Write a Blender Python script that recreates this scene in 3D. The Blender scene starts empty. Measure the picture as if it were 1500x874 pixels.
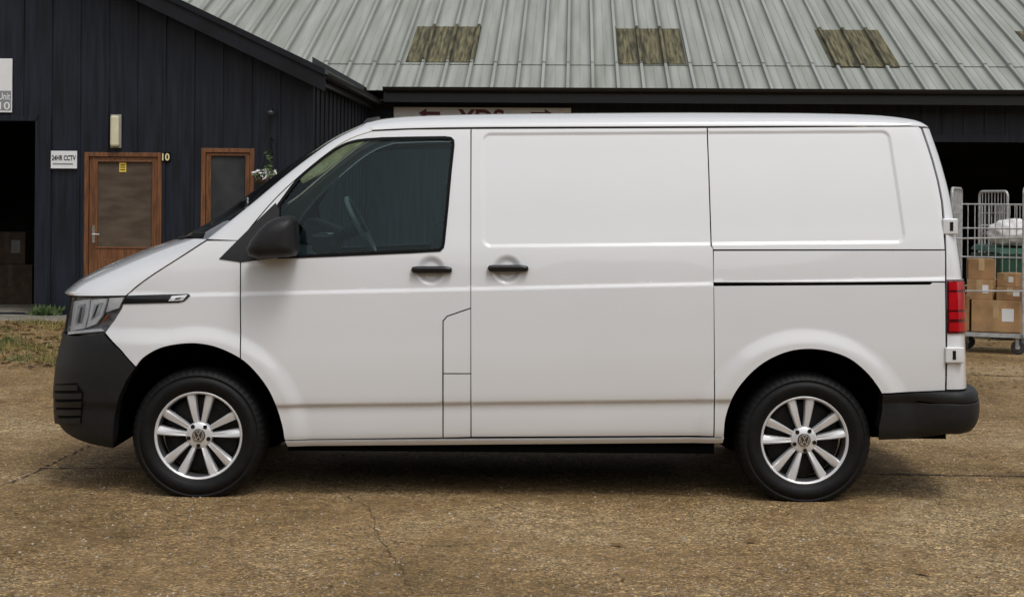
import bpy, bmesh, math, random
import numpy as np
from mathutils import Vector, Matrix, geometry
random.seed(4); rng=np.random.default_rng(4)
ZOOM=None
C=bpy.context.scene.collection
F=2368.0; CX=750.0; CY=298.0; H=1.47; D0=8.0; RO=math.radians(0.45)
cr,sr_=math.cos(RO),math.sin(RO)
def unp(px,py,Y):
    d=Y+D0; xc=(px-CX)/F; yc=-(py-CY)/F
    return np.array([(xc*cr-yc*sr_)*d, Y, H+(xc*sr_+yc*cr)*d])
def proj(X,Y,Z):
    d=Y+D0; wx=X/d; wz=(Z-H)/d
    return CX+F*(wx*cr+wz*sr_), CY-F*(-wx*sr_+wz*cr)
# ---------------------------------------------------------------- camera
cd=bpy.data.cameras.new('camera'); cam=bpy.data.objects.new('camera',cd); C.objects.link(cam)
cam.matrix_world=Matrix(((cr,-sr_,0,0),(0,0,-1,-D0),(sr_,cr,0,H),(0,0,0,1)))
cd.sensor_width=36; cd.lens=F/1500*36; cd.shift_y=-(437-CY)/1500; cd.clip_end=600
if ZOOM: cd.lens*=ZOOM[2]; cd.shift_x=(ZOOM[0]-CX)/1500*ZOOM[2]; cd.shift_y=-(ZOOM[1]-CY)/1500*ZOOM[2]
bpy.context.scene.camera=cam
# ---------------------------------------------------------------- materials
def pm(name,c,rough=.5,var=.12,sc=5.,c2=None,bump=0,bsc=60.,metal=0,coat=0,stretch=(1,1,1),spec=None,thr=(.35,.65),rib_shade=None):
    m=bpy.data.materials.new(name); m.use_nodes=True; N=m.node_tree.nodes; L=m.node_tree.links
    b=N['Principled BSDF']; b.inputs['Roughness'].default_value=rough; b.inputs['Metallic'].default_value=metal
    if coat: b.inputs['Coat Weight'].default_value=coat; b.inputs['Coat Roughness'].default_value=.03
    if spec is not None: b.inputs['Specular IOR Level'].default_value=spec
    tc=N.new('ShaderNodeTexCoord'); mp=N.new('ShaderNodeMapping'); mp.inputs['Scale'].default_value=stretch
    L.new(tc.outputs['Object'],mp.inputs['Vector'])
    n=N.new('ShaderNodeTexNoise'); n.inputs['Scale'].default_value=sc; n.inputs['Detail'].default_value=6
    L.new(mp.outputs['Vector'],n.inputs['Vector'])
    r=N.new('ShaderNodeValToRGB'); e=r.color_ramp.elements
    e[0].position,e[1].position=thr
    if c2 is None:
        e[0].color=[x*(1-var) for x in c]+[1]; e[1].color=[min(1,x*(1+var)) for x in c]+[1]
    else: e[0].color=list(c)+[1]; e[1].color=list(c2)+[1]
    L.new(n.outputs['Fac'],r.inputs['Fac']); col=r.outputs['Color']
    if rib_shade:   # rib shading painted in: darker beside each rib, paler crest (period, strength)
        per,amt=rib_shade
        sp=N.new('ShaderNodeSeparateXYZ'); L.new(tc.outputs['Object'],sp.inputs[0])
        def mt(op,a,bv=None):
            q=N.new('ShaderNodeMath'); q.operation=op
            L.new(a,q.inputs[0])
            if bv is not None: q.inputs[1].default_value=bv
            return q.outputs[0]
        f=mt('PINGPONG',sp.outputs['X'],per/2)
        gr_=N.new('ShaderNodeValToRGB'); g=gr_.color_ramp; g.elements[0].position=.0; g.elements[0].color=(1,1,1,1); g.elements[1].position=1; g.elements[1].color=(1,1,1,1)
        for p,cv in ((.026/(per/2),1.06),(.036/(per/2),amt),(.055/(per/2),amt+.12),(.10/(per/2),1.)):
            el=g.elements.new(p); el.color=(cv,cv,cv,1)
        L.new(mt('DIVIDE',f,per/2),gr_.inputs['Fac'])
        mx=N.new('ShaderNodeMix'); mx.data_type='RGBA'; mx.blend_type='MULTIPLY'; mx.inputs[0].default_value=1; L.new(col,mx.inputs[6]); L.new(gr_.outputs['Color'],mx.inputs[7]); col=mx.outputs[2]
    L.new(col,b.inputs['Base Color'])
    if bump:
        n2=N.new('ShaderNodeTexNoise'); n2.inputs['Scale'].default_value=bsc; n2.inputs['Detail'].default_value=4
        L.new(tc.outputs['Object'],n2.inputs['Vector'])
        bp=N.new('ShaderNodeBump'); bp.inputs['Strength'].default_value=bump; bp.inputs['Distance'].default_value=.01
        L.new(n2.outputs['Fac'],bp.inputs['Height']); L.new(bp.outputs['Normal'],b.inputs['Normal'])
    return m
def glassmat(name,tint,ior=1.5,rough=.0,gc=(1,1,1)):
    m=bpy.data.materials.new(name); m.use_nodes=True; N=m.node_tree.nodes; L=m.node_tree.links
    N.clear(); o=N.new('ShaderNodeOutputMaterial'); mx=N.new('ShaderNodeMixShader'); fr=N.new('ShaderNodeFresnel'); fr.inputs['IOR'].default_value=ior
    t=N.new('ShaderNodeBsdfTransparent'); t.inputs['Color'].default_value=list(tint)+[1]
    g=N.new('ShaderNodeBsdfGlossy'); g.inputs['Roughness'].default_value=rough; g.inputs['Color'].default_value=list(gc)+[1]
    L.new(fr.outputs[0],mx.inputs[0]); L.new(t.outputs[0],mx.inputs[1]); L.new(g.outputs[0],mx.inputs[2]); L.new(mx.outputs[0],o.inputs[0])
    return m
PAINT=pm('white_paint',(.70,.706,.722),.22,.01,2.,coat=1.)
PLASTIC=pm('black_plastic',(.011,.011,.012),.5,.15,40,bump=.12,bsc=500,spec=.35)
TRIM=pm('black_trim',(.006,.006,.007),.25,.1,20)
SEALM=pm('rubber_seal',(.004,.004,.0045),.6,.1,20,spec=.12)
SHELL=pm('dark_shell',(.003,.003,.003),.9,.1,9,spec=.05)
CABIN=pm('cabin_plastic',(.060,.082,.086),.6,.2,30)
SEATM=pm('seat_cloth',(.030,.038,.042),.9,.25,60)
WHEELM=pm('steering_leather',(.22,.245,.25),.35,.1,30)
RUBBER=pm('tyre_rubber',(.006,.006,.0065),.55,.25,30,bump=.08,bsc=200,spec=.22)
ALLOY=pm('silver_alloy',(.78,.785,.80),.28,.03,10,metal=.45)
BARREL=pm('rim_barrel',(.10,.10,.105),.45,.1,10,metal=.6)
STEEL=pm('brake_steel',(.016,.016,.016),.5,.2,20,metal=.6)
CHROME=pm('chrome',(.75,.76,.78),.15,.03,20,metal=.9)
BADGE=pm('badge_silver',(.72,.73,.75),.2,.03,20,metal=.3)
REFL=pm('lamp_reflector',(.86,.87,.89),.16,.06,30,metal=.05)
RED=pm('red_lens',(.40,.005,.010),.12,.1,20,coat=1)
REDD=pm('dark_red_lens',(.09,.002,.004),.15,.1,20,coat=1)
ORANGE=pm('orange_lens',(.42,.13,.04),.2,.1,20,coat=.5)
LAMPIN=pm('lamp_housing',(.26,.265,.275),.3,.4,30,metal=.2)
BOWL=pm('lamp_bowl_grey',(.56,.57,.59),.16,.2,30,metal=.4)
CAPM=pm('cap_grey',(.06,.06,.065),.3,.1,30,metal=.5)
WGLASS=glassmat('tinted_glass',(.68,.90,.90),1.36,gc=(.85,1,1))
WSGLASS=glassmat('windscreen_glass',(.75,.83,.83),1.5)
CLEAR=glassmat('clear_lens',(.97,.98,.99),1.35)
# ---------------------------------------------------------------- object helpers
WM={}
def put(o,label=None,cat=None,group=None,kind=None):
    if label: o['label']=label
    if cat: o['category']=cat
    if group: o['group']=group
    if kind: o['kind']=kind
    return o
def thing(name,label,cat,loc=(0,0,0),rz=0,group=None):
    o=bpy.data.objects.new(name,None); C.objects.link(o); o.empty_display_size=.1
    o.location=loc; o.rotation_euler=(0,0,rz)
    WM[o.name]=Matrix.Translation(Vector(loc))@Matrix.Rotation(rz,4,'Z')
    return put(o,label,cat,group)
def mk(name,V,Fc,mat,parent=None,smooth=False,ln=None,local=False,bevel=0,loc=None,rot=None):
    V=[tuple(map(float,v)) for v in V]
    if parent is not None and not local:
        iv=WM[parent.name].inverted(); V=[tuple(iv@Vector(v)) for v in V]
    me=bpy.data.meshes.new(name); me.from_pydata(V,[],[tuple(int(i) for i in f) for f in Fc]); me.materials.append(mat)
    if smooth or ln is not None: me.polygons.foreach_set('use_smooth',[True]*len(me.polygons))
    if ln is not None: me.normals_split_custom_set([tuple(map(float,n)) for n in ln])
    me.update()
    o=bpy.data.objects.new(name,me); C.objects.link(o)
    if parent is not None: o.parent=parent; WM[o.name]=WM[parent.name]
    if loc is not None: o.location=loc
    if rot is not None: o.rotation_euler=rot
    if bevel:
        b=o.modifiers.new('bevel','BEVEL'); b.width=bevel; b.segments=2; b.limit_method='ANGLE'
    return o
class MB:
    def __init__(s): s.v=[]; s.f=[]
    def add(s,V,Fc):
        k=len(s.v); s.v+= [tuple(v) for v in V]; s.f+=[tuple(i+k for i in f) for f in Fc]; return s
    def box(s,c,sz,R=None):
        V=[]
        for dx in (-.5,.5):
            for dy in (-.5,.5):
                for dz in (-.5,.5):
                    p=Vector((dx*sz[0],dy*sz[1],dz*sz[2]))
                    if R is not None: p=R@p
                    V.append(p+Vector(c))
        return s.add(V,[(0,1,3,2),(4,6,7,5),(0,4,5,1),(2,3,7,6),(0,2,6,4),(1,5,7,3)])
    def b2(s,a,b): return s.box([(a[i]+b[i])/2 for i in range(3)],[abs(b[i]-a[i]) for i in range(3)])
    def tube(s,p0,p1,r,n=8,r1=None):
        p0=Vector(p0);p1=Vector(p1); d=(p1-p0).normalized(); a=d.orthogonal().normalized(); b=d.cross(a); r1=r if r1 is None else r1
        V=[];Fc=[]
        for k in range(n):
            t=2*math.pi*k/n; o=a*math.cos(t)+b*math.sin(t); V+= [p0+o*r,p1+o*r1]
        for k in range(n):
            i=2*k;j=2*((k+1)%n); Fc.append((i,j,j+1,i+1))
        Fc.append(tuple(2*k for k in range(n))[::-1]); Fc.append(tuple(2*k+1 for k in range(n)))
        return s.add(V,Fc)
    def path(s,pts,r,n=8):
        for a,b in zip(pts[:-1],pts[1:]): s.tube(a,b,r,n)
        return s
    def lathe_y(s,prof,n=64,c=(0,0,0)):
        V=[];Fc=[];m=len(prof)
        for k in range(n):
            t=2*math.pi*k/n
            for r,y in prof: V.append((c[0]+r*math.cos(t),c[1]+y,c[2]+r*math.sin(t)))
        for k in range(n):
            for i in range(m-1):
                a=k*m+i;b=((k+1)%n)*m+i; Fc.append((a,b,b+1,a+1))
        return s.add(V,Fc)
    def lathe_z(s,prof,n=24,c=(0,0,0)):
        V=[];Fc=[];m=len(prof)
        for k in range(n):
            t=2*math.pi*k/n
            for r,z in prof: V.append((c[0]+r*math.cos(t),c[1]+r*math.sin(t),c[2]+z))
        for k in range(n):
            for i in range(m-1):
                a=k*m+i;b=((k+1)%n)*m+i; Fc.append((a,b,b+1,a+1))
        return s.add(V,Fc)
    def done(s,name,mat,parent=None,**k): return mk(name,s.v,s.f,mat,parent,**k)
# ---------------------------------------------------------------- 2D helpers
def pip(P,poly):
    x,y=P[:,0],P[:,1]; ins=np.zeros(len(P),bool); n=len(poly)
    for i in range(n):
        x0,y0=poly[i]; x1,y1=poly[(i+1)%n]
        if y0==y1: continue
        c=((y0>y)!=(y1>y)); ins^= c&(x<(x1-x0)*(y-y0)/(y1-y0)+x0)
    return ins
def pdist(P,poly):
    d=np.full(len(P),1e9); n=len(poly)
    for i in range(n):
        a=np.array(poly[i]);b=np.array(poly[(i+1)%n]); ab=b-a; L=ab@ab
        if L<1e-14: continue
        t=np.clip(((P-a)@ab)/L,0,1); q=P-(a+t[:,None]*ab); d=np.minimum(d,np.hypot(q[:,0],q[:,1]))
    return d
def area(p): return .5*sum(p[i][0]*p[(i+1)%len(p)][1]-p[(i+1)%len(p)][0]*p[i][1] for i in range(len(p)))
def dens(p,st):
    out=[]
    for i in range(len(p)):
        a=np.array(p[i],float);b=np.array(p[(i+1)%len(p)],float); n=max(1,int(math.ceil(np.linalg.norm(b-a)/st)))
        for k in range(n): out.append(tuple(a+(b-a)*k/n))
    return out
def inset(p,d):
    if d==0: return p
    if area(p)<0: d=-d
    out=[];n=len(p)
    for i in range(n):
        a,b,c=np.array(p[i-1]),np.array(p[i]),np.array(p[(i+1)%n])
        e1=b-a;e2=c-b; l1=np.linalg.norm(e1);l2=np.linalg.norm(e2)
        if l1<1e-9 or l2<1e-9: out.append(tuple(b)); continue
        n1=np.array([-e1[1],e1[0]])/l1;n2=np.array([-e2[1],e2[0]])/l2
        m=n1+n2; q=m@m
        if q<1e-6: out.append(tuple(b)); continue
        out.append(tuple(b+m*(2/max(q,.6))*d))
    return out
def tri2d(outer,holes=(),pts=None):
    V=[];E=[]
    for loop in [outer]+list(holes):
        k=len(V);n=len(loop); V+=list(loop); E+=[(k+i,k+(i+1)%n) for i in range(n)]
    if pts is not None and len(pts): V+= [tuple(p) for p in pts]
    r=geometry.delaunay_2d_cdt([Vector((float(a),float(b))) for a,b in V],E,[],0,1e-6)
    P=np.array([(v[0],v[1]) for v in r[0]]); T=np.array([f for f in r[2] if len(f)==3])
    c=P[T].mean(axis=1); ok=pip(c,outer)
    for h in holes: ok&=~pip(c,h)
    T=T[ok]
    a=P[T[:,1]]-P[T[:,0]];b=P[T[:,2]]-P[T[:,0]]; cr2=a[:,0]*b[:,1]-a[:,1]*b[:,0]
    T[cr2<0]=T[cr2<0][:,::-1]
    return P,T[np.abs(cr2)>1e-9]
def pchip(xs,ys,X):
    xs=np.array(xs,float);ys=np.array(ys,float);h=np.diff(xs);d=np.diff(ys)/h;m=np.zeros(len(xs));m[0]=d[0];m[-1]=d[-1]
    for i in range(1,len(xs)-1):
        if d[i-1]*d[i]>0:
            w1=2*h[i]+h[i-1];w2=h[i]+2*h[i-1];m[i]=(w1+w2)/(w1/d[i-1]+w2/d[i])
    X=np.asarray(X,float);k=np.clip(np.searchsorted(xs,X)-1,0,len(xs)-2);t=np.clip((X-xs[k])/h[k],0,1)
    return (2*t**3-3*t**2+1)*ys[k]+(t**3-2*t**2+t)*h[k]*m[k]+(-2*t**3+3*t**2)*ys[k+1]+(t**3-t**2)*h[k]*m[k+1]
def resample(P,n):
    P=np.array(P,float); s=np.r_[0,np.cumsum(np.linalg.norm(np.diff(P,axis=0),axis=1))]; q=np.linspace(0,s[-1],n)
    return np.stack([pchip(s,P[:,k],q) for k in range(P.shape[1])],1)
def catmull(P,k=5):
    P=np.array(P,float); Q=np.vstack([2*P[0]-P[1],P,2*P[-1]-P[-2]]); out=[]
    for i in range(1,len(Q)-2):
        for t in np.linspace(0,1,k,endpoint=False):
            out.append(.5*((2*Q[i])+(-Q[i-1]+Q[i+1])*t+(2*Q[i-1]-5*Q[i]+4*Q[i+1]-Q[i+2])*t*t+(-Q[i-1]+3*Q[i]-3*Q[i+1]+Q[i+2])*t**3))
    out.append(P[-1]); return [tuple(p) for p in out]
def ss(a,b,x):
    t=np.clip((x-a)/(b-a),0,1); return t*t*(3-2*t)
# ================================================================ VAN SURFACE
YC=.95
prof=[(.20,.12),(.25,.085),(.29,.05),(.33,.034),(.40,.026),(.468,.022),(.492,.006),(.56,.0),(.70,-.004),(.85,0.),(1.0,.008),(1.1,.016),(1.22,.03),(1.35,.056),(1.5,.088),(1.7,.138),(1.85,.18),(2.0,.24)]
TZ=np.linspace(.2,2.,6000); TY=pchip([p[0] for p in prof],[p[1] for p in prof],TZ)
WC=[unp(288,641,0)[[0,2]],unp(1180,645,0)[[0,2]]]
CUPS=[unp(631,396,.02)[[0,2]],unp(743,395,.02)[[0,2]]]
RQ=None
def sdrec(x,z):
    P=np.stack([np.ravel(x),np.ravel(z)],1); d=pdist(P,RQ); d=np.where(pip(P,RQ),-d,d)-.045
    return d.reshape(np.shape(x))
def side_y(x,z,feat):
    y=np.interp(z-.02*x,TZ,TY)
    bl=1.052+.0295*x
    y=y+.006*ss(bl-.012,bl+.012,z)
    y=y+.05*(1-ss(-1.8,-.5,x))*ss(1.05,1.85,z)
    if feat:
        for c in WC:
            r=np.hypot(x-c[0],z-c[1]); y=y-.016*(1-ss(.47,.565,r))
        y=y+.007*(1-ss(-.016,.004,sdrec(x,z)))
        for c in CUPS:
            r=np.hypot(x-c[0],z-c[1]); y=y+.015*(1-ss(.036,.076,r))
    return y
AF_=.70;BR=.16;K1=.78;K2=.72;LF=3*K1*AF_;LR=3*.8*BR
NZ=[0,3];NX=[-2.42,-2.42];RZ=[0,3];RX=[2.3,2.3]
def bz(s,a,b,c,d): return a*(1-s)**3+3*b*s*(1-s)**2+3*c*s*s*(1-s)+d*s**3
def M(u,z,feat=True,xn=None,xr=None):
    u,z=np.broadcast_arrays(np.asarray(u,float),np.asarray(z,float))
    if xn is None: xn=np.interp(z,NZ,NX)
    if xr is None: xr=np.interp(z,RZ,RX)
    u0=xn+AF_;u1=xr-BR; x=np.clip(u,u0,u1); ys=side_y(x,z,feat)
    sf=np.clip((u0-u)/LF,0,1);sr=np.clip((u-u1)/LR,0,1); b=YC-ys
    X=x-AF_*bz(sf,0,K1,1,1)+BR*bz(sr,0,.8,1,1)
    Y=ys+b*bz(sf,0,0,1-K2,1)+b*bz(sr,0,0,.1,1)
    return X,Y,z+0.
def umin(z): return np.interp(z,NZ,NX)+AF_-LF
def umax(z): return np.interp(z,RZ,RX)-BR+LR
fr=[(437,100),(465,95),(492,91),(530,82),(570,78),(600,79),(625,83)]
tn=[]
for py,px in fr:
    z=unp(px,py,.5)[2]; lo,hi=-2.8,-2.0
    for _ in range(40):
        m=(lo+hi)/2; X,Y,Z=M(np.linspace(m+AF_-LF,m+AF_,120),z,False,xn=m); p=proj(X,Y,Z)[0].min()
        if p<px: lo=m
        else: hi=m
    tn.append((z,m))
re_=[(186,1361),(240,1379),(300,1394),(360,1403),(410,1410),(500,1414),(572,1416)]
tr=[]
for py,px in re_:
    z=unp(px,py,.15)[2]; lo,hi=1.7,2.8
    for _ in range(40):
        m=(lo+hi)/2; X,Y,Z=M(np.linspace(m-BR,m-BR+LR,160),z,False,xr=m); p=proj(X,Y,Z)[0].max()
        if p>px: hi=m
        else: lo=m
    tr.append((z,m))
tn.sort();tr.sort()
NZ=[a for a,b in tn];NX=[b for a,b in tn]
zz=np.linspace(tr[0][0],tr[-1][0],60); RZ=list(zz);RX=list(pchip([a for a,b in tr],[b for a,b in tr],zz))
def pix(px,py):
    z=unp(px,py,.05)[2]
    for _ in range(6):
        us=np.linspace(umin(z),umax(z),500); X,Y,Z=M(us,z,False); P=proj(X,Y,Z)[0]
        i0=int(P.argmin());i1=int(P.argmax()); u=float(np.interp(px,P[i0:i1+1],us[i0:i1+1]))
        Yp=float(M(u,z,False)[1]); z=float(unp(px,py,Yp)[2])
    return (u,z)
def pw(px,py,off=0):
    u,z=pix(px,py); X,Y,Z=M(u,z,False); return np.array([float(X),float(Y)-off,float(Z)])
def pp(l): return [pix(*p) if len(p)==2 else (p[1],p[2]) for p in l]
rq=pp([(706,195),(1303,191),(1328,356),(706,362)])
RQ=inset(rq,.045)
ex=[]
gx,gz=np.meshgrid(np.arange(-.4,2.2,.006),np.arange(1.1,1.95,.006)); gx=gx.ravel();gz=gz.ravel()
d=sdrec(gx,gz); k=np.abs(d+.006)<.017; ex.append(np.stack([gx[k],gz[k]],1))
for c in WC:
    gx,gz=np.meshgrid(np.arange(c[0]-.6,c[0]+.6,.013),np.arange(c[1],c[1]+.6,.013)); r=np.hypot(gx-c[0],gz-c[1]); k=(r>.43)&(r<.58); ex.append(np.stack([gx[k],gz[k]],1))
for c in CUPS:
    gx,gz=np.meshgrid(np.arange(c[0]-.09,c[0]+.09,.006),np.arange(c[1]-.09,c[1]+.09,.006)); r=np.hypot(gx-c[0],gz-c[1]); k=(r<.088); ex.append(np.stack([gx[k],gz[k]],1))
for o in (-.014,-.009,-.004,.001,.006,.012):
    x=np.arange(-2,2.2,.02); ex.append(np.stack([x,1.052+.0295*x+o],1))
for o in (.462,.469,.476,.483,.49,.497,.506): x=np.arange(-2,2.2,.02); ex.append(np.stack([x,o+.02*x],1))
EX=np.concatenate(ex)
def panel(pts,holes=(),off=0.,grid=.022,ins=.003,thick=.012,extra=True,raw=False):
    p=pts if raw else pp(pts)
    outer=inset(dens(p,.02),ins); hs=[inset(dens(pp(h),.02),-ins) for h in holes]
    P=np.array(outer); lo=P.min(0);hi=P.max(0)
    gx,gz=np.meshgrid(np.arange(lo[0],hi[0],grid),np.arange(lo[1],hi[1],grid)); Q=np.stack([gx.ravel(),gz.ravel()],1)
    if extra:
        k=((EX>lo)&(EX<hi)).all(1); E=EX[k]; E=E[pip(E,outer)] if len(E) else E
        if len(E):
            cell=set(map(tuple,np.floor(E/.012).astype(int))); kk=np.array([tuple(c) not in cell for c in np.floor(Q/.012).astype(int)]); Q=Q[kk]
            Q=np.concatenate([Q,E])
    Q=Q[pip(Q,outer)]
    if len(Q): Q=Q[pdist(Q,outer)>.006]
    for h in hs:
        if len(Q): Q=Q[~pip(Q,h)]; Q=Q[pdist(Q,h)>.006]
    P,T=tri2d(outer,hs,Q)
    u,z=P[:,0],P[:,1]; h=.0015
    fo=off if callable(off) else (lambda u,z: off+np.zeros(len(u)))
    def base(u,z):
        a=np.stack(M(u,z),1); du=np.stack(M(u+h,z),1)-np.stack(M(u-h,z),1); dz=np.stack(M(u,z+h),1)-np.stack(M(u,z-h),1)
        n=np.cross(du,dz); n/=np.maximum(np.linalg.norm(n,axis=1),1e-12)[:,None]
        return a,n
    def ev(u,z,extra_off=0):
        a,n=base(u,z); o=fo(u,z); Pn_=a+n*(o+extra_off)[:,None]
        if callable(off):
            k=.004
            def pt(uu,zz_):
                aa,nn=base(uu,zz_); return aa+nn*fo(uu,zz_)[:,None]
            nn=np.cross(pt(u+k,z)-pt(u-k,z),pt(u,z+k)-pt(u,z-k)); l=np.linalg.norm(nn,axis=1); nn=nn/np.maximum(l,1e-12)[:,None]
            n=np.where((l>1e-10)[:,None],nn,n)
        return Pn_,n
    V,n=ev(u,z); V=list(V); Fc=[tuple(t) for t in T]; ln=[n[i] for t in T for i in t]
    if thick:
        for L,sg in [(outer,1)]+[(hh,-1) for hh in hs]:
            L=np.array(L)
            if area(L)*sg<0: L=L[::-1]
            A,na=ev(L[:,0],L[:,1]); B,_=ev(L[:,0],L[:,1],-thick); k=len(V); m=len(L); V+=list(A)+list(B)
            for i in range(m):
                j=(i+1)%m; f=(k+i,k+m+i,k+m+j,k+j); Fc.append(f)
                fn=np.cross(B[i]-A[i],A[j]-A[i]); l=np.linalg.norm(fn); fn=fn/l if l>1e-12 else na[i]; ln+=[fn]*4
    return V,Fc,ln
def mir(D):
    V,Fc,ln=D; V2=[(v[0],2*YC-v[1],v[2]) for v in V]; F2=[];l2=[];k=0
    for f in Fc:
        m=len(f); F2.append(tuple(f[::-1])); l2+=[(n[0],-n[1],n[2]) for n in ln[k:k+m][::-1]]; k+=m
    return V2,F2,l2
def emit(name,D,mat,parent): return mk(name,D[0],D[1],mat,parent,ln=D[2])
def both(name,D,mat,parent,parent2=None): return emit(name,D,mat,parent),emit(name,mir(D),mat,parent2 or parent)
van=thing('van','white panel van with silver alloy wheels and black bumpers parked side on in the yard','van',(0,YC,0))
AF0=[(200,537),(212,523),(235,510),(262,504),(290,503),(320,509)]
AF1=[(353,525),(375,545),(394,571),(406,598),(414,625),(417,645)]
AFc=catmull(AF0+AF1,5); kf=AFc.index(min(AFc,key=lambda p:abs(p[0]-353)+abs(p[1]-525)))
AFa=AFc[:kf]; AFb=AFc[kf:]
AF=AFc
AR=catmull([(1060,640),(1063,610),(1075,578),(1095,551),(1120,530),(1150,516),(1180,511),(1212,514),(1243,525),(1268,545),(1284,565),(1291,577)],5)
HOODL=[(184,434),(200,420),(222,404),(250,386),(275,370),(292,359),(303,352)]
DOORL=catmull([(353,352),(372,327),(405,289),(445,252),(485,220),(515,202),(545,192)],3)
both('fender',panel(HOODL+[(353,352),(353,525)]+AFa[::-1]+[(178,512),(154,487),(168,468),(178,452)]),PAINT,van)
WIN=catmull([(408,300),(436,263),(470,234),(500,214),(525,206),(560,203)],3)+[(610,202),(652,201.5),(660,202.5),(663.5,206),(664,213),(660,250),(655,305),(650,355),(648.5,362),(644,366.5),(600,369),(436,376),(408,377)]
dp=panel(DOORL+[(600,189.5),(690,188.5),(690,451),(655,463),(649,470),(649,641),(418,644)]+AFb[:-1][::-1],holes=[WIN])
door,door2=both('front_door',dp,PAINT,van)
w0=inset(dens(pp(WIN),.02),-.007); w1=inset(dens(pp(WIN),.02),.009)
def ring(name,o,i,off,mat,parent):
    P,T=tri2d(o,[i]); u,z=P[:,0],P[:,1]; X,Y,Z=M(u,z,False); V=np.stack([X,Y-off,Z],1)
    mk(name,V,[tuple(t) for t in T],mat,parent)
ring('window_seal',w0,w1,.003,SEALM,door)
gl=panel(WIN,off=-.008,ins=-.004,thick=0,extra=False,grid=.06); both('window',gl,WGLASS,door,door2)
sail=panel([(319,380),(353,346),(380,319),(404,296),(410,306),(410,378),(353,385)],off=.004,thick=.012,extra=False); both('mirror_sail',sail,PLASTIC,door,door2)
emit('fuel_flap',panel([(649,470),(655,463),(690,451),(690,547),(649,547)]),PAINT,van)
emit('pillar_panel',panel([(649,547),(690,547),(690,640),(649,641)]),PAINT,van)
sd=emit('side_door',panel([(690,188.5),(1036,187),(1042,360),(1045,364),(1045,638),(690,640)]),PAINT,van)
SEAM=[(1349,188),(1357,210),(1365,235),(1373,265),(1379,296),(1383,345),(1384.5,366)]
emit('quarter_panel',panel([(1036,187)]+[(1345,185)]+SEAM+[(1045,366),(1042,360)]),PAINT,van)
emit('rail_cover',panel([(1045,367),(1384.5,366.5),(1385,412.5),(1045,413.5)],ins=.0018),PAINT,van)
emit('lower_quarter_panel',panel([(1045,418),(1362,416),(1366,413),(1385,413),(1385,572),(1291,576)]+AR[:-1][::-1]+[(1045,640)]),PAINT,van)
emit('sill',panel([(418,645),(1060,641),(1058,648),(422,653)],ins=.001),PAINT,van)
farp=panel([(690,188.5),(1036,187),(1345,185)]+SEAM+[(1385,572),(1291,576)]+AR[::-1]+[(690,640),(649,641),(649,470),(690,451)],grid=.05)
emit('side_panel',mir(farp),PAINT,van)
shell=panel([(186,437),(222,407),(275,373),(305,355),(352,355),(405,292),(445,255),(485,223),(515,205),(545,195),(690,191),(1036,189),(1343,188),(1362,232),(1376,295),(1382,350),(1383,571),(1291,578)]+AR[::-1]+[(417,645)]+AF[::-1]+[(156,487)],holes=[WIN],off=-.018,grid=.06,ins=0,thick=0,extra=False)
both('inner_shell',shell,SHELL,van)
rp=pp([(1351,187),(1359,210),(1367,235),(1375,265),(1381,296),(1385,345),(1386,410),(1386,571)])
rearp=rp+[(umax(z)-.004,z) for z in np.linspace(rp[-1][1],rp[0][1],30)]
rd=panel(rearp,raw=True,extra=False,grid=.02)
r1,r2=both('rear_door',rd,PAINT,van)
us=pix(1386,450)[0]; zt0,zt1=pix(1390,409)[1],pix(1390,489)[1]
def upoly(u0,u1,za,zb): return [(u0,za),(u1,za),(u1,zb),(u0,zb)]
tl,_=both('tail_light',panel(upoly(us+.002,us+.17,zt0,zt1),raw=True,extra=False,off=.008,grid=.012),REDD,van)
hgt=zt0-zt1
for a,b in ((.05,.20),(.24,.56),(.60,.73),(.79,.95)):
    emit('lamp_segment',panel(upoly(us+.012,us+.15,zt0-hgt*a,zt0-hgt*b),raw=True,extra=False,off=.011,grid=.012,ins=0),RED,tl)
zt2=pix(1400,572)[1]; zb2=pix(1420,622)[1]
u_b=pix(1300,600)[0]; ue=pix(1380,600)[0]
zmd=(zt2+zb2)/2-.005; zhf=(zt2-zb2)/2+.022
def boff(u,z):
    q=np.clip(np.abs((z-zmd)/zhf),0,1); g=np.sqrt(np.maximum(0,1-q**2.4))
    return .008+ss(ue-.22,ue+.12,u)*(-.004+.064*g)
bp=pp([(1291,577),(1330,575),(1385,572)])+[(ue+.12,zt2),(umax(zt2)-.004,zt2),(umax(zb2)-.004,zb2-.01),(ue+.12,zb2-.016)]+pp([(1375,637),(1330,641),(1285,642),(1285,625),(1290,600)])
both('rear_bumper',panel(bp,raw=True,extra=False,off=boff,thick=.09,grid=.015),PLASTIC,van)
def block(name,poly,y0,y1,r,mat,parent,n=4,Yp=None):
    p=poly if area(poly)>0 else poly[::-1]; p=dens(p,.01 if r<.03 else .02); rings=[(y0,p),]
    for k in range(n+1):
        f=math.pi/2*k/n; rings.append((y1+r*(1-math.sin(f)),inset(p,r*(1-math.cos(f))*.95)))
    V=[];Fc=[];m=len(p)
    for y,q in rings: V+=[(a,y,b) for a,b in q]
    for j in range(len(rings)-1):
        for i in range(m):
            a=j*m+i;b=j*m+(i+1)%m; Fc.append((a,b,b+m,a+m))
    Fc.append(tuple(range((len(rings)-1)*m,len(rings)*m))); Fc.append(tuple(range(m))[::-1])
    return mk(name,V,Fc,mat,parent,smooth=True)
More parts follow.
